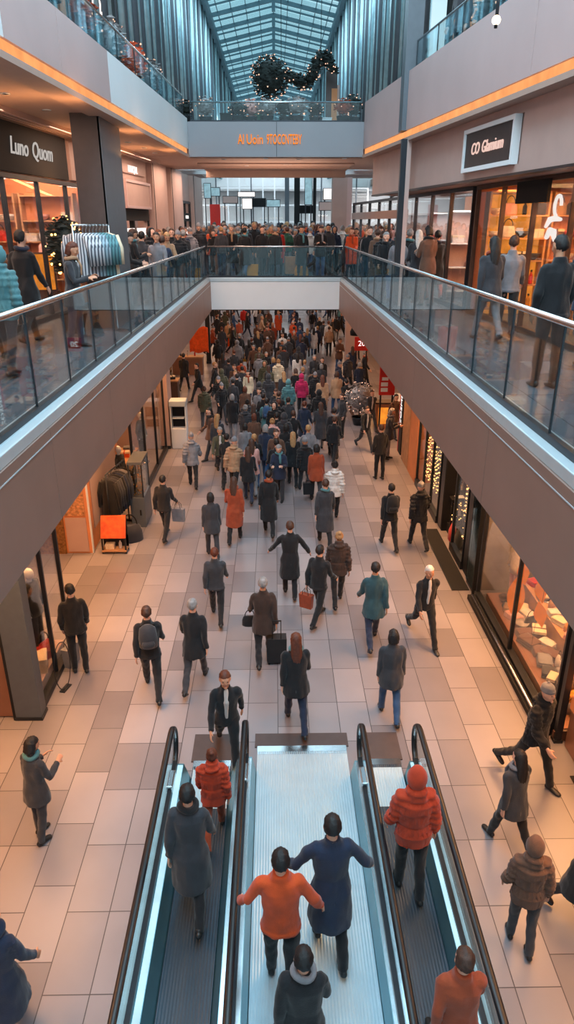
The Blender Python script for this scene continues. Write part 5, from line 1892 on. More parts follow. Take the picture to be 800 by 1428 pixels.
walkway('left moving walkway with dark belt and glass balustrade', -1.27, -0.71, m_belt_d, [(-1.49, -1.62, -1.27, 'outer', True, 7.98)], True)
walkway('wide middle moving walkway with pale shining belt', -0.32, 1.05, m_belt_l, [(-0.47, -0.71, -0.32, 'left', False, 8.1), (1.19, 1.05, 1.32, 'right', False, 8.0)], False)
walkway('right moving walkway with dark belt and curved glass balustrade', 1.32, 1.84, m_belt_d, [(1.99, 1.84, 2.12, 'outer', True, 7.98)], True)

# ================================================================= STRIPED SHIRTS ON A RACK, LEFT UPPER FLOOR
def stripe(name, c1, c2):
    m = mat(name, c1, 0.85)
    nt = m.node_tree
    b = nt.nodes['Principled BSDF']
    tc = nt.nodes.new('ShaderNodeTexCoord')
    wv = nt.nodes.new('ShaderNodeTexWave')
    wv.bands_direction = 'X'
    wv.inputs['Scale'].default_value = 7.0
    wv.inputs['Distortion'].default_value = 0.4
    rp = nt.nodes.new('ShaderNodeValToRGB')
    rp.color_ramp.elements[0].position = 0.3
    rp.color_ramp.elements[1].position = 0.45
    rp.color_ramp.elements[0].color = lin(c2)
    rp.color_ramp.elements[1].color = lin(c1)
    nt.links.new(tc.outputs['Object'], wv.inputs['Vector'])
    nt.links.new(wv.outputs['Fac'], rp.inputs['Fac'])
    nt.links.new(rp.outputs['Color'], b.inputs['Base Color'])
    return m
CL['white and grey striped'] = stripe('stripe_white', (196, 204, 212), (70, 78, 92))
CL['pale blue striped'] = stripe('stripe_blue', (150, 176, 190), (84, 104, 118))
CL['teal striped'] = stripe('stripe_teal', (96, 146, 154), (60, 96, 106))
t = thing('clothes_rack', 'steel rack of striped shirts before the dark column on the left', 'clothes rack', (-3.22, 13.1, UP), radians(62))
for s in (-1, 1):
    MB().cyl((s * 0.46, 0, 0.05), (s * 0.46, 0, 1.86), 0.018, n=8).build('post', m_steel, t)
    MB().box(s * 0.46 - 0.025, s * 0.46 + 0.025, -0.25, 0.25, 0, 0.05).build('foot', m_steel, t)
MB().cyl((-0.46, 0, 1.86), (0.46, 0, 1.86), 0.016, n=8).build('rail', m_steel, t)
for i, c in enumerate(['white and grey striped'] * 4 + ['pale blue striped'] * 2 + ['teal striped'] * 3 + ['cream']):
    s = -0.4 + i * 0.088
    a = radians(62)
    put('hang', (-3.22 + s * cos(a), 13.1 + s * sin(a), UP + 1.85), c, 'on the rack before the left column', a + radians(-75), (1.05, 1.4, 1.05), 'striped shirts on the rack')
# ================================================================= PEOPLE IN PLACE
HUE = {'short': 'jacket', 'mid': 'coat', 'long': 'long coat', 'puffer': 'padded jacket'}


QUEUE = []


def person(key, loc, rz, jc, tc='black', hr='black hair', where='', skin=0, sc=1.0, label=None, keep=False):
    P = PR[key]
    htxt = {'beanie': 'grey beanie', 'hood': 'hood up', 'long': 'long ' + hr, 'bun': hr + ' bun'}.get(P.hairkind, hr)
    art = 'an' if jc[0] in 'aeiou' else 'a'
    lab = label or ('person in %s %s %s, %s, %s' % (art, jc, HUE[P.coat], htxt, where))
    USED.add(lab) if label else None
    d = (Vector(loc) - Vector((0, 0, EYE))).dot(_fw)
    QUEUE.append((d if not keep else d * .5, len(QUEUE), key, Vector(loc), rz, jc, tc, hr, lab, skin, sc))


def build_person(q):
    d, _, key, loc, rz, jc, tc, hr, lab, skin, sc = q
    P = PR[key]
    hm = CL['grey'] if P.hairkind == 'beanie' else (CL[jc] if P.hairkind == 'hood' else HAIR[hr])
    if loc.z < 5 and d > 36 or (5 < loc.z < 9 and loc.y > 31):
        o = obj_me('person', P.joined, None, loc, rz, [SKIN[skin], hm, CL[jc], CL[tc], None], sc)
        USED.discard(lab)
        return tag(o, lab, 'person')
    USED.discard(lab)
    t = thing('person', lab, 'person', loc, rz)
    t.scale = (sc, sc, sc)
    obj_me('body', P.body, t, mats=[SKIN[skin], None, None])
    obj_me('hood' if P.hairkind == 'hood' else ('beanie' if P.hairkind == 'beanie' else 'hair'), P.hair, t, mats=[hm])
    obj_me('coat' if 'coat' in HUE[P.coat] else 'jacket', P.jacket, t, mats=[CL[jc]])
    obj_me('trousers', P.trousers, t, mats=[CL[tc]])
    obj_me('shoe', P.shoes[0], t)
    obj_me('shoe', P.shoes[1], t)
    if P.shirt:
        obj_me('shirt', P.shirt, t)
    if P.scarf:
        obj_me('scarf', P.scarf, t, mats=[CL[['grey', 'black', 'navy', 'tan', 'rust', 'teal'][_ % 6]]])
    return t


TAKEN = [(Vector((4.25, 39.3, 0)), .6), (Vector((-3.85, 40.1, 0)), .35), (Vector((3.5, 29.0, 0)), .5), (Vector((-3.4, 24.0, 0)), .4), (Vector((2.7, 31.3, UP)), .6),
         (Vector((-3.4, 32.0, UP)), .9), (Vector((3.45, 31.2, UP)), .5), (Vector((-3.85, 24.2, 0)), .4), (Vector((-3.3, 14.7, UP)), .5), (Vector((2.98, 17.7, UP)), .12)]
def free(p, r):
    for q, s in TAKEN:
        if abs(q.z - p.z) < 2 and (q.x - p.x) ** 2 + (q.y - p.y) ** 2 < (r + s) ** 2:
            return False
    return True


# --- people named one by one: (foot u, foot v, proto, heading, coat, trousers, hair, place, scale)
T = 0           # heading 0 looks towards the camera, 180 walks away
HAND = [
    (113, 936, 'stand', 200, 'black', 'black', 'black hair', 'standing at the lower left shop window', 1.0),
    (214, 966, 'walk', 190, 'black', 'black', 'brown hair', 'left one of two walking away', 1.0),
    (274, 955, 'walk2', 175, 'black', 'charcoal', 'grey hair', 'right one of two walking away', 1.0),
    (318, 1060, 'stride', 8, 'black', 'black', 'reddish hair', 'striding towards the head of the moving walkway', 1.0),
    (303, 864, 'walk', 182, 'charcoal', 'black', 'reddish hair', 'small figure at left centre', .95),
    (412, 1012, 'womanwalk', 185, 'black', 'navy', 'reddish hair', 'in front of the middle walkway', 1.0),
    (368, 920, 'walk2', 182, 'dark brown', 'black', 'grey hair', 'pulling a black wheeled suitcase', 1.0),
    (404, 830, 'armsout', 180, 'black', 'black', 'brown hair', 'arms swung wide in the centre', 1.0),
    (443, 866, 'walk', 150, 'black', 'black', 'black hair', 'stepping left beside a dark red bag', 1.0),
    (518, 898, 'walk2', 180, 'dark teal', 'navy', 'black hair', 'tall figure right of the centre', 1.02),
    (541, 1000, 'carry', 180, 'charcoal', 'blue', 'black hair', 'nearest behind the right walkway', .95),
    (588, 893, 'stride', 10, 'black', 'black', 'white hair', 'striding towards the camera on the right', 1.0),
    (541, 764, 'walk', 185, 'black', 'black', 'black hair', 'left of the pair near the right windows', 1.0),
    (581, 764, 'beanie', 185, 'black', 'black', 'black hair', 'right of the pair near the right windows', 1.0),
    (232, 750, 'walk', 170, 'black', 'black', 'black hair', 'walking away past the grey display case', 1.0),
    (270, 680, 'beanie', 185, 'grey', 'black', 'black hair', 'beside the white service machine', 1.0),
    (328, 755, 'womancoat', 175, 'rust', 'black', 'brown hair', 'in the left centre of the crowd', 1.0),
    (297, 776, 'carry', 190, 'charcoal', 'charcoal', 'black hair', 'small dark figure left of the rust coat', .95),
    (528, 668, 'stand', 195, 'black', 'black', 'brown hair', 'standing with back turned by the red edged banner', 1.0),
    (508, 628, 'stride', 20, 'black', 'charcoal', 'brown hair', 'striding towards the camera far right', .97),
    (408, 678, 'womanwalk', 180, 'black', 'black', 'blond hair', 'on the clear strip in mid crowd', 1.0),
    (736, 1088, 'beanie', 35, 'black', 'black', 'black hair', 'striding beside the large right window', 1.0),
    (803, 1285, 'walkcoat', 30, 'black', 'black', 'black hair', 'at the right edge of the photo', 1.0),
    (62, 1165, 'phone', 150, 'charcoal', 'charcoal', 'black hair', 'gesturing on the orange lit floor', .9),
    (706, 1180, 'womanwalk', 200, 'charcoal', 'black', 'black hair', 'right of the right walkway', .9),
    (722, 1315, 'hood', 170, 'brown', 'charcoal', 'grey hair', 'near the lower right corner', .88),
    (20, 1440, 'walkcoat', 170, 'navy', 'navy', 'black hair', 'at the lower left corner', 1.0),
    (470, 842, 'bunwalk', 182, 'dark brown', 'black', 'blond hair', 'right of the suitcase puller', .97),
    (375, 745, 'walkcoat', 180, 'black', 'black', 'black hair', 'dark figure in the middle of the lane', 1.02),
    (452, 760, 'walkcoat', 182, 'charcoal', 'black', 'brown hair', 'dark figure right of the middle lane', 1.02),
    (440, 700, 'carry', 184, 'rust', 'charcoal', 'black hair', 'behind the pale blue coat right of centre', 1.0),
    (465, 726, 'bunwalk', 180, 'white', 'black', 'black hair', 'right of centre in the crowd', .98),
    (318, 680, 'walk2', 178, 'black', 'black', 'black hair', 'in the dark knot of people left of centre', 1.0),
    (352, 690, 'womanwalk', 182, 'pink', 'grey', 'brown hair', 'among the dark knot left of centre', 1.0),
    (380, 655, 'bunwalk', 180, 'pink', 'black', 'blond hair', 'behind the dark figure in the lane', 1.0),
    (446, 628, 'womancoat', 184, 'charcoal', 'grey', 'brown hair', 'carrying a shoulder bag right of centre', 1.0),
    (464, 638, 'walkcoat', 180, 'black', 'black', 'black hair', 'beside the shoulder bag carrier right of centre', 1.02),
    (420, 580, 'hood', 182, 'magenta', 'black', 'black hair', 'bright figure in mid crowd', 1.0),
    (402, 590, 'hood', 182, 'teal', 'black', 'black hair', 'left of the magenta figure', 1.0),
    (372, 620, 'walk2', 182, 'teal', 'black', 'black hair', 'in the middle of the dark crowd', 1.0),
    (448, 550, 'carry', 4, 'black', 'black', 'brown hair', 'slim figure on the pale floor right of centre', 1.0),
    (458, 497, 'stand', 182, 'tan', 'black', 'brown hair', 'far right of centre', 1.0),
    (388, 470, 'womancoat', 0, 'orange', 'black', 'blond hair', 'alone on the pale far floor', 1.05),
    (335, 512, 'walkcoat', 182, 'black', 'black', 'grey hair', 'tall figure beside the orange cloths', 1.08),
    (258, 545, 'walk2', 170, 'black', 'black', 'black hair', 'at the wooden counter on the left', 1.05),
    (287, 600, 'bunwalk', 182, 'olive', 'charcoal', 'brown hair', 'at the left edge of the crowd', 1.0),
]
for (u, v, key, hd_, jc, tc, hr, wh, sc) in HAND:
    p = gp(u, v)
    if PR[key].hairkind in ('beanie', 'hood'):
        pass
    person(key, p, radians(hd_), jc, tc, hr, wh, skin=R.choice([0, 0, 1]), sc=sc, keep=True)
    TAKEN.append((p, .22))
# people riding the walkways (standing on the belts at z = 0.03)
for (u, v, X, key, h_, jc, tc, hr, lab, sc) in [
    (392, 1372, None, 'jacketout', 180, 'orange', 'black', 'black hair', 'person in an orange jacket standing on the wide middle walkway', 1.08),
    (458, 1322, None, 'armsout', 184, 'navy', 'black', 'black hair', 'person in a navy long coat with arms held out on the middle walkway', 1.1),
    (421, 1500, None, 'walkcoat', 180, 'black', 'black', 'black hair', 'person in black at the bottom edge of the middle walkway', 1.0),
    (272, 1262, -1.0, 'walkcoat', 180, 'charcoal', 'black', 'black hair', 'person in a charcoal long coat riding the left walkway', 1.05),
    (326, 1165, -0.83, 'bunwalk', 182, 'burnt orange', 'rust', 'reddish hair', 'person in a burnt orange padded jacket at the head of the left walkway', .82),
    (566, 1240, 1.56, 'puff', 180, 'burnt orange', 'black', 'black hair', 'person in a burnt orange padded jacket riding the right walkway', 1.04),
    (606, 1500, 1.6, 'walk', 180, 'rust', 'brown', 'brown hair', 'person in a rust jacket at the bottom of the right walkway', 1.0)]:
    if key == 'puff':
        key = 'hood'
    p = gp(u, v, 0.036)
    if X is not None:
        p.x = X
    person(key, p, radians(h_), jc, tc, hr, '', skin=0, sc=sc, label=lab, keep=True)
    TAKEN.append((p, .3))

# --- bags and cases held or set down
def suitcase_me():
    b = MB()
    b.box(-.19, .19, -.11, .11, .05, .58, 0)
    for x in (-.15, .15):
        for y in (-.08, .08):
            b.ell((x, y, .025), (.018, .025, .025), 8, 6, 1)
    for x in (-.08, .08):
        b.cyl((x, .09, .58), (x, .09, .98), .008, n=6, mi=1)
    b.cyl((-.09, .09, .98), (.09, .09, .98), .014, n=8, mi=1)
    for x in (-.12, -.04, .04, .12):
        b.box(x - .008, x + .008, -.116, -.11, .09, .54, 0)
    return me_of(b, 'suitcase', [CL['black'], m_dark])
def shopping_me():
    b = MB()
    b.hexa([(-.15, -.055, 0), (.15, -.055, 0), (.15, .055, 0), (-.15, .055, 0), (-.17, -.07, .36), (.17, -.07, .36), (.17, .07, .36), (-.17, .07, .36)], 0)
    for y in (-.06, .06):
        b.loft([(-.08, y, .35), (-.07, y, .45), (-.03, y * .4, .53), (.03, y * .4, .53), (.07, y, .45), (.08, y, .35)], [.006] * 6, 6, 1)
    return me_of(b, 'shopping_bag', [CL['white'], m_dark])
def backpack_me():
    b = MB()
    b.loft([(0, 0, 0), (0, 0, .03), (0, .02, .2), (0, 0, .38), (0, 0, .44)], [(.11, .06), (.15, .09), (.155, .1), (.13, .08), (.06, .03)], 16)
    b.loft([(0, .09, .05), (0, .10, .12), (0, .09, .2)], [(.09, .03), (.11, .04), (.08, .02)], 12)
    for s in (-1, 1):
        b.loft([(s * .09, -.05, .4), (s * .1, -.12, .38), (s * .1, -.1, .1), (s * .09, -.04, .03)], [(.022, .008)] * 4, 8, 1)
    return me_of(b, 'backpack', [CL['black'], m_dark])
ME['suitcase'], ME['shop'], ME['pack'] = suitcase_me(), shopping_me(), backpack_me()
def bag(kind, name, u, v, col, label, z=0.0, rz=0.0, sc=1.0, lift=0.0):
    p = gp(u, v, z)
    p.z += lift
    return tag(obj_me(name, ME[kind], None, p, rz, [CL[col]], sc), label, 'bag')
def held(k, side, kind, name, col, label, sc=1.0):
    """hang a bag from the hand of the k-th person placed by hand"""
    q = QUEUE[k]
    P, loc, rz, ps = PR[q[2]], q[3], q[4], q[10]
    h = P.back if kind == 'pack' else P.hands[side]
    w_ = loc + Matrix.Rotation(rz, 3, 'Z') @ (h * ps)
    if kind == 'suitcase':
        w_.z = loc.z
    elif kind == 'pack':
        w_.z -= .0
    else:
        w_.z = max(loc.z, w_.z - {'shop': .53, 'handbag': .34}[kind] * sc + .01)
    tag(obj_me(name, ME[kind], None, w_, rz, [CL[col]], sc), label, 'bag')
held(6, 1, 'suitcase', 'suitcase', 'black', 'black wheeled suitcase pulled by the person in dark brown', .95)
held(8, 0, 'shop', 'shopping_bag', 'rust', 'dark red bag hanging from the person stepping left', .85)
held(14, 1, 'shop', 'shopping_bag', 'grey', 'grey shopping bag carried past the grey display case', 1.0)
held(30, 0, 'shop', 'shopping_bag', 'black', 'black shopping bag low in the right centre of the crowd', 1.0)
held(6, 0, 'handbag', 'handbag', 'black', 'black handbag hanging beside the person in brown', 1.0)
held(35, 1, 'handbag', 'handbag', 'black', 'black handbag carried right of centre in the lower crowd', 1.2)
held(1, 0, 'pack', 'backpack', 'charcoal', 'charcoal backpack on the walker farthest left of the pair', 1.0)
held(12, 0, 'pack', 'backpack', 'black', 'black backpack on the walker near the right windows', 1.0)
held(34, 0, 'pack', 'backpack', 'charcoal', 'charcoal backpack on the pink coat in the lower crowd', .95)
held(39, 0, 'pack', 'backpack', 'blue', 'blue backpack on the teal coat in the middle of the crowd', 1.0)
held(43, 1, 'shop', 'shopping_bag', 'mustard', 'mustard yellow paper bag carried by the tall figure far back', 1.2)
held(37, 1, 'suitcase', 'suitcase', 'black', 'black suitcase behind the bright magenta figure', .85)
bag('shop', 'shopping_bag', 101, 925, 'grey', 'grey shopping bag at the foot of the lower left window', 0, 1.3, 1.1)
bag('shop', 'shopping_bag', 272, 392, 'mustard', 'mustard yellow bag behind the left end of the far glass railing', UP, .1, 1.2)
bag('shop', 'shopping_bag', 352, 387, 'mustard', 'amber yellow bag behind the far glass railing, left of its middle', UP, .1, 1.3)
bag('handbag', 'handbag', 420, 386, 'mustard', 'mustard handbag behind the far glass railing, right of its middle', UP, .1, 1.8)
bag('suitcase', 'suitcase', 405, 384, 'tan', 'large tan case behind the far glass railing', UP, .1, 1.2)

# --- crowd in the middle of the ground floor
JC = ['black'] * 7 + ['charcoal'] * 4 + ['navy'] * 3 + ['brown', 'grey', 'olive', 'tan', 'teal', 'white', 'blue', 'rust', 'brown', 'cream']
TC = ['black', 'charcoal', 'navy', 'black', 'blue', 'grey', 'brown']
HC = ['black hair', 'brown hair', 'black hair', 'blond hair', 'grey hair', 'reddish hair']
KEYS = ['walk', 'walk2', 'walkcoat', 'womanwalk', 'womancoat', 'stand', 'phone', 'beanie', 'hood', 'bunwalk', 'carry', 'stride']
DIST = {}
def col_word(u, lo=285, hi=480):
    f = (u - lo) / (hi - lo)
    return ['far left', 'left', 'centre', 'right', 'far right'][max(0, min(4, int(f * 5)))]
def proj(p):
    d = Vector(p) - Vector((0, 0, EYE))
    z = d.dot(_fw)
    return 400 + F * d.dot(_rt) / z, 714 - F * d.dot(_up) / z
def unique_person(key, p, rz, region, sc, palette=None, hi=480, lo=285):
    u, v = proj(p)
    for k in range(200):
        jc, tc, hr = R.choice(palette or JC), R.choice(TC), R.choice(HC)
        P = PR[key]
        hk = {'beanie': 'grey beanie', 'hood': 'hood up', 'long': 'long ' + hr, 'bun': hr + ' bun', 'bob': 'bobbed ' + hr}.get(P.hairkind, hr)
        lab = 'person in %s %s, %s trousers, %s, %s, %s' % (jc, HUE[P.coat], tc, hk, region, col_word(u, lo, hi))
        if lab not in USED:
            break
    person(key, p, rz, jc, tc, hr, '', R.choice([0, 0, 1]), sc, label=lab)
n = 0
tries = 0
while n < 84 and tries < 5000:
    tries += 1
    v = R.uniform(505, 700)
    f = (v - 505) / 195.0
    lo_, hi_ = 292 - 8 * f, 480 - 10 * f
    u = R.gauss(372 if v > 560 else 380, 48)
    if u < lo_ or u > hi_:
        continue
    p = gp(u, v)
    if not free(p, .255):
        continue
    TAKEN.append((p, .255))
    key = R.choice(KEYS)
    reg = 'front lower crowd' if v > 640 else ('middle lower crowd' if v > 570 else 'back lower crowd')
    unique_person(key, p, radians(R.choice([180, 180, 175, 190, 5, -10, 160])), reg, R.uniform(.95, 1.05), (['black'] * 5 + ['charcoal'] * 3 + ['navy', 'brown', 'grey']) if v > 600 and R.random() < .7 else None)
    n += 1
# right clump near the silver bush and red signs
for (u, v) in ((470, 560), (484, 548), (482, 585), (476, 610), (492, 612), (500, 560), (506, 540), (490, 530), (540, 640), (548, 610), (515, 600), (495, 500), (472, 520), (300, 560), (310, 590), (296, 640), (305, 520), (286, 505), (278, 560)):
    p = gp(u, v)
    if free(p, .22):
        TAKEN.append((p, .25))
        unique_person(R.choice(KEYS), p, radians(R.choice([180, 200, 20, 90, -60])), 'lower side stalls', R.uniform(.95, 1.05), ['black', 'charcoal', 'black', 'navy', 'brown'], 560, 270)
n = 0
tries = 0
while n < 85 and tries < 6000:
    tries += 1
    v = R.uniform(436, 505)
    u = R.uniform(296, 476)
    if R.random() < 0.25 and 385 < u < 440:
        continue
    p = gp(u, v)
    if not free(p, .28):
        continue
    TAKEN.append((p, .28))
    unique_person(R.choice(KEYS), p, radians(R.choice([180, 180, 0, 200, 20, 90])), 'farthest lower crowd', R.uniform(.95, 1.06), JC + ['orange', 'red', 'white'])
    n += 1

# --- crowd on the upper floor behind the far railing
UPS = [(256, 'womancoat', 'red', 0), (262, 'walk', 'black', 2), (300, 'walk', 'black', 1), (310, 'stand', 'charcoal', 0), (324, 'womancoat', 'black', 0), (332, 'beanie', 'teal', 0), (342, 'walkcoat', 'black', 0), (366, 'walk2', 'black', 0), (388, 'walkcoat', 'red', 1),
       (378, 'carry', 'green', 1), (384, 'walkcoat', 'black', 0), (400, 'stand', 'green', 2), (420, 'walkcoat', 'black', 0), (446, 'phone', 'black', 0), (458, 'stand', 'charcoal', 0), (466, 'hood', 'navy', 1), (476, 'bunwalk', 'white', 2), (489, 'womancoat', 'orange', 0), (497, 'carry', 'brown', 0)]
for i, (u, key, jc, dpt) in enumerate(UPS):
    Y = 27.1 + dpt * 0.8 + 0.15 * (i % 3)
    zc = Y * cos(PIT) + 1.9 * sin(PIT)
    p = Vector(((u - 383.5) * zc / F, Y, UP))
    if not free(p, .2):
        p.y += .5
    TAKEN.append((p, .22))
    hr = HC[i % len(HC)]
    tc = TC[(i * 3) % len(TC)]
    person(key, p, radians(R.choice([0, 10, -20, 180, 165])), jc, tc, hr, 'at the far railing, %s' % col_word(u, 250, 500), R.choice([0, 1]), R.uniform(.97, 1.05))
n = 0
tries = 0
while n < 150 and tries < 9000:
    tries += 1
    Y = 28.2 + 19 * R.random() ** 1.3
    W = 3.0 if Y < 32 else min(6.5, 3 + (Y - 32) * .8)
    x = R.uniform(-W, W)
    p = Vector((x, Y, UP))
    if not free(p, .25) or (Y > 41.8 and Y < 45.5):
        continue
    TAKEN.append((p, .25))
    near = Y < 31
    unique_person(R.choice(KEYS), p, radians(R.choice([0, 10, -20, 180, 165, 90])), 'behind far railing' if near else 'upper floor crowd', R.uniform(.98, 1.12), JC + ['red', 'white', 'orange', 'pink'], 500, 270)
    n += 1

# --- along the left and right upper walkways
for i, (u, Y, key, h_, jc, tc, hr, wh, sc) in enumerate([
    (22, 9.3, 'hood', 160, 'teal', 'charcoal', 'black hair', 'at the left edge upstairs', .92),
    (4, 10.3, 'walkcoat', 170, 'black', 'black', 'brown hair', 'behind the teal jacket at the left edge', 1.0),
    (48, 12.0, 'walkcoat', 165, 'black', 'black', 'black hair', 'before the orange lit left window', 1.04),
    (112, 11.6, 'phone', 90, 'charcoal', 'navy', 'reddish hair', 'just left of the striped shirts', .92),
    (176, 16.6, 'lean', 100, 'black', 'black', 'black hair', 'right of the striped shirts', .98),
    (190, 17.6, 'phone', 120, 'black', 'charcoal', 'brown hair', 'second right of the striped shirts', 1.0),
    (204, 18.8, 'walk', 170, 'charcoal', 'black', 'black hair', 'in the left group behind the railing', 1.0),
    (216, 19.4, 'hood', 60, 'black', 'black', 'black hair', 'in the left group behind the railing', 1.0),
    (226, 20.6, 'womanwalk', 40, 'black', 'navy', 'reddish hair', 'in the left group by the dark portal', 1.0),
    (236, 19.6, 'lean', 20, 'tan', 'charcoal', 'blond hair', 'leaning over the left railing', .96),
    (244, 22.4, 'carry', 10, 'black', 'black', 'brown hair', 'by the second pink pier on the left', 1.0),
    (256, 24.4, 'walk2', 0, 'red', 'red', 'grey hair', 'at the far railing\'s left end', .95),
    (268, 25.4, 'beanie', 180, 'grey', 'black', 'black hair', 'right of the red figure', 1.0),
    (757, 8.5, 'stand', 185, 'black', 'black', 'black hair', 'standing with back turned at the right railing', 1.0),
    (806, 9.6, 'bunwalk', 175, 'navy', 'black', 'black hair', 'at the right edge upstairs', 1.05),
    (702, 12.6, 'walk', 165, 'grey', 'black', 'brown hair', 'before the amber display on the right', 1.0),
    (676, 12.2, 'womanwalk', 185, 'charcoal', 'grey', 'black hair', 'left one before the amber display', .98),
    (566, 19.0, 'walkcoat', 170, 'black', 'black', 'grey hair', 'beside the slender dark post on the right', 1.02),
    (578, 18.2, 'womancoat', 180, 'charcoal', 'black', 'white hair', 'second from the slender dark post', 1.0),
    (592, 17.6, 'phone', 200, 'brown', 'brown', 'black hair', 'by the far right glass front', 1.04),
    (604, 18.6, 'walkcoat', 180, 'black', 'rust', 'black hair', 'by the far right glass front', 1.0),
    (526, 24.2, 'hood', 180, 'grey', 'black', 'grey hair', 'left of the slender dark post', 1.0),
    (512, 25.2, 'carry', 170, 'black', 'black', 'brown hair', 'near the right end of the far railing', 1.0),
    (538, 22.2, 'walk', 180, 'black', 'navy', 'black hair', 'just left of the slender dark post', 1.0)]):
    zc = Y * cos(PIT) + 1.9 * sin(PIT)
    x = (u - 383.5) * zc / F
    lim = 2.84
    x = min(x, -lim) if u < 383 else max(x, lim)
    person(key, Vector((x, Y, UP)), radians(h_), jc, tc, hr, wh, R.choice([0, 1]), sc)
    TAKEN.append((Vector((x, Y, UP)), .25))
for side, n_, rng in ((-1, 12, (17.5, 26)), (1, 12, (18, 26))):
    k = tries = 0
    while k < n_ and tries < 800:
        tries += 1
        Y = R.uniform(*rng)
        wl = (-LW(Y) if side < 0 else RW(Y)) - .42
        if wl < 2.82:
            continue
        x = side * R.uniform(2.8, wl)
        p = Vector((x, Y, UP))
        if not free(p, .22):
            continue
        TAKEN.append((p, .24))
        u, v = proj(p)
        unique_person(R.choice(KEYS), p, radians(R.choice([0, 180, 10, -8, 170])), 'behind %s railing' % ('left' if side < 0 else 'right'), R.uniform(.96, 1.03), ['black', 'charcoal', 'black', 'navy', 'brown', 'grey'],
                      290 if side < 0 else 640, 160 if side < 0 else 480)
        k += 1
# two people on the third level
for (u, Y, jc, wh) in ((598, 16.0, 'charcoal', 'on the third level behind the orange pilaster railing'), (642, 13.5, 'navy', 'on the third level near the round glowing lamp')):
    zc = Y * cos(PIT) - 2.9 * sin(PIT)
    x = (u - 383.5) * zc / F
    person('stand', Vector((max(x, RF(Y) + .45), Y, 10.12)), radians(-60), jc, 'black', 'black hair', wh, 0, 1.0)

QUEUE.sort(key=lambda q: q[0])
for q in QUEUE[:298]:
    build_person(q)
rest = QUEUE[298:]
SLOT = {}
V, Fc, MI, ML = [], [], [], []
for q in rest:
    d, _, key, loc, rz, jc, tc, hr, lab, skin, sc = q
    P = PR[key]
    hm = CL['grey'] if P.hairkind == 'beanie' else (CL[jc] if P.hairkind == 'hood' else HAIR[hr])
    ms = [SKIN[skin], hm, CL[jc], CL[tc], m_shoe]
    for m in ms:
        if m.name not in SLOT:
            SLOT[m.name] = len(ML)
            ML.append(m)
    T_ = Matrix.Translation(loc) @ Matrix.Rotation(rz, 4, 'Z') @ Matrix.Scale(sc, 4)
    o_ = len(V)
    V += [tuple(T_ @ v.co) for v in P.tiny.vertices]
    for p_ in P.tiny.polygons:
        Fc.append([i + o_ for i in p_.vertices])
        MI.append(SLOT[ms[min(4, p_.material_index)].name])
if rest:
    me = bpy.data.meshes.new('distant_crowd')
    me.from_pydata(V, [], Fc)
    for m in ML:
        me.materials.append(m)
    me.polygons.foreach_set('material_index', MI)
    me.polygons.foreach_set('use_smooth', [True] * len(Fc))
    o = bpy.data.objects.new('distant_crowd', me)
    COL.objects.link(o)
    stuff(tag(o, 'smallest most distant figures of the crowds on both floors', 'crowd'))
for me in list(bpy.data.meshes):
    if me.users == 0:
        bpy.data.meshes.remove(me)
# ================================================================= LIGHT
w = bpy.data.worlds.new('sky')
SC.world = w
w.use_nodes = True
nt = w.node_tree
bg = nt.nodes['Background']
tc = nt.nodes.new('ShaderNodeTexCoord')
nz = nt.nodes.new('ShaderNodeTexNoise')
nz.inputs['Scale'].default_value = 3.0
nz.inputs['Detail'].default_value = 5
rp = nt.nodes.new('ShaderNodeValToRGB')
rp.color_ramp.elements[0].position = 0.35
rp.color_ramp.elements[1].position = 0.7
rp.color_ramp.elements[0].color = lin((140, 190, 205))
rp.color_ramp.elements[1].color = lin((225, 240, 246))
nt.links.new(tc.outputs['Generated'], nz.inputs['Vector'])
nt.links.new(nz.outputs['Fac'], rp.inputs['Fac'])
nt.links.new(rp.outputs['Color'], bg.inputs['Color'])
bg.inputs['Strength'].default_value = 1.9
COOL = (0.58, 0.84, 1.0)
WARM = (1.0, 0.46, 0.17)
WARM2 = (1.0, 0.66, 0.48)
NEUT = (1.0, 0.93, 0.90)
def area(loc, e, c, sx, sy, tgt=None, spread=None):
    o = light('AREA', loc, e, c, sx, sy, target=tgt or (loc[0], loc[1] + 0.001, loc[2] - 1))
    if spread:
        o.data.spread = radians(spread)
    return o
# daylight through the open roof above the atrium
area((0, 6, 18.6), 3900, COOL, 6, 22)
area((0, 34, 17.0), 1500, COOL, 6, 20)
# unseen area lamps added to wash the third level fascias and bridge front
area((5.9, 10, 14.5), 420, (0.80, 0.93, 1.0), 10, 3, (-2.6, 14, 8.5))
area((-5.9, 10, 14.5), 420, (1.0, 0.86, 0.84), 10, 3, (2.8, 14, 8.5))
area((0, 1.0, 15.5), 700, (0.78, 0.92, 1.0), 5, 3, (0, 22, 8.5))
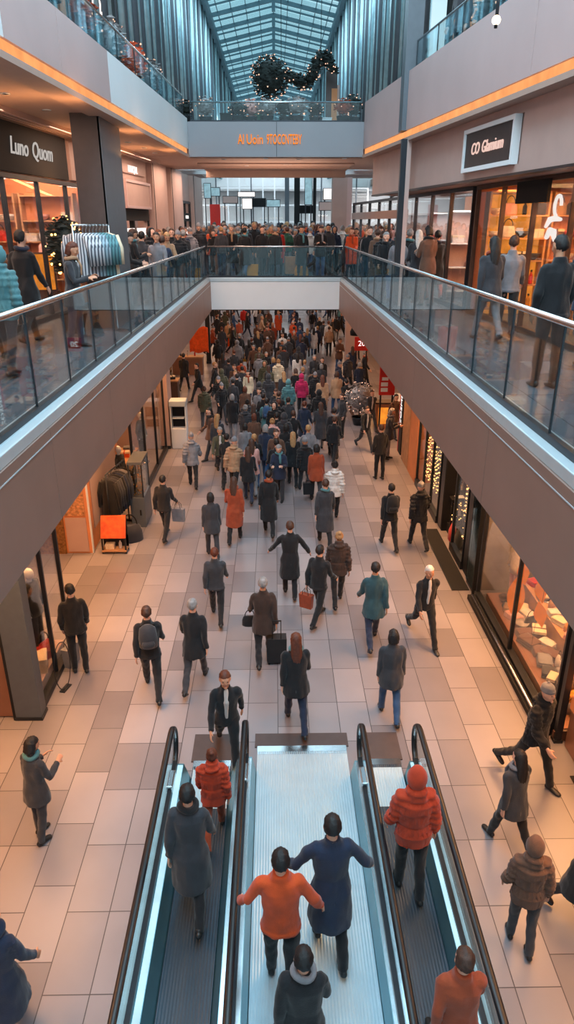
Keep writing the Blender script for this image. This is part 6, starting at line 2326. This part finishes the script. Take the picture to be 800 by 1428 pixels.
# under the upper floor, both sides of the ground level: warm ceiling lamps
for y in (1.5, 5.0, 8.5, 12.0, 15.5, 19.0, 23.0):
    area((-3.7, y, 4.45), 88, WARM, 0.7, 1.6, None, 85)
    area((3.8, y, 4.45), 88, WARM, 0.7, 1.6, None, 85)
for (x, y, e) in ((-4.7, 10.3, 260), (5.4, 9.8, 420), (5.4, 11.8, 340), (5.6, 15.8, 60), (-5.2, 19.5, 90), (-5.2, 22, 90), (5.0, 18.5, 60), (6.0, 7.0, 120), (-5.5, 7.0, 170), (-5.0, 13.3, 150)):
    area((x, y, 4.4), e, WARM, 1.2, 1.6)
for y in (27, 32, 38, 45, 53, 62, 72):
    area((-5.4, y, 4.45), 120, WARM, 1.5, 3)
    area((5.4, y, 4.45), 120, WARM, 1.5, 3)
    area((0, y, 4.45), 150, NEUT, 4, 3)
# upper floor, ceilings of both sides
for y in (4, 8, 12, 16, 20):
    area(((LF(y) + LW(y)) / 2 - .1, y, 9.2), 60, WARM2, 1.0, 2.0)
    area(((RF(y) + RW(y)) / 2 + .1, y, 9.2), 60, WARM2, 0.6, 2.0)
    area((LF(y) - .75, y, 8.5), 26, WARM, 0.3, 2.5, (LF(y) - 1.2, y, 9.6))  # unseen uplight added to brighten the left ceiling, no fixture
for y in (9.5, 12, 14.5, 17):
    area((LW(y) - 1.0, y, 9.1), 190, WARM2, 1.0, 1.6)
    area((RW(y) + 1.0, y, 8.15), 190, WARM, 1.0, 1.6)
for y in (19, 22, 25, 28):
    area((LW(y) - 0.9, y, 8.9), 60, WARM2, .8, 1.6)
    area((LW(y) + 0.9, y, 9.2), 60, WARM2, .8, 1.6)
    area((RW(y) + 1.0, y, 8.15), 110, NEUT, 1.0, 1.6)
area((0, 24.5, 9.15), 120, WARM2, 4.0, 3.0)
area((0, 24.5, 7.9), 90, WARM2, 3.0, 2.0, (0, 24.6, 10))
for y in (31, 37, 43, 47):
    area((-7, y, 9.6), 300, NEUT, 4, 3)
    area((7, y, 9.6), 300, NEUT, 4, 3)
area((0, 46.0, 12.5), 480, (0.9, 0.95, 1.0), 9, 3, (0, 49.5, 8))
SC.view_settings.view_transform = 'Standard'
SC.view_settings.look = 'None'
SC.view_settings.gamma = 1.0
SC.view_settings.use_curve_mapping = False
SC.view_settings.exposure = -0.45
try:
    SC.cycles.max_bounces = 8
    SC.cycles.transparent_max_bounces = 24
    SC.cycles.diffuse_bounces = 3
    SC.cycles.glossy_bounces = 3
    SC.cycles.sample_clamp_indirect = 4.0
    SC.cycles.caustics_reflective = False
    SC.cycles.caustics_refractive = False
    SC.cycles.use_denoising = True
except Exception:
    pass

number_alike()
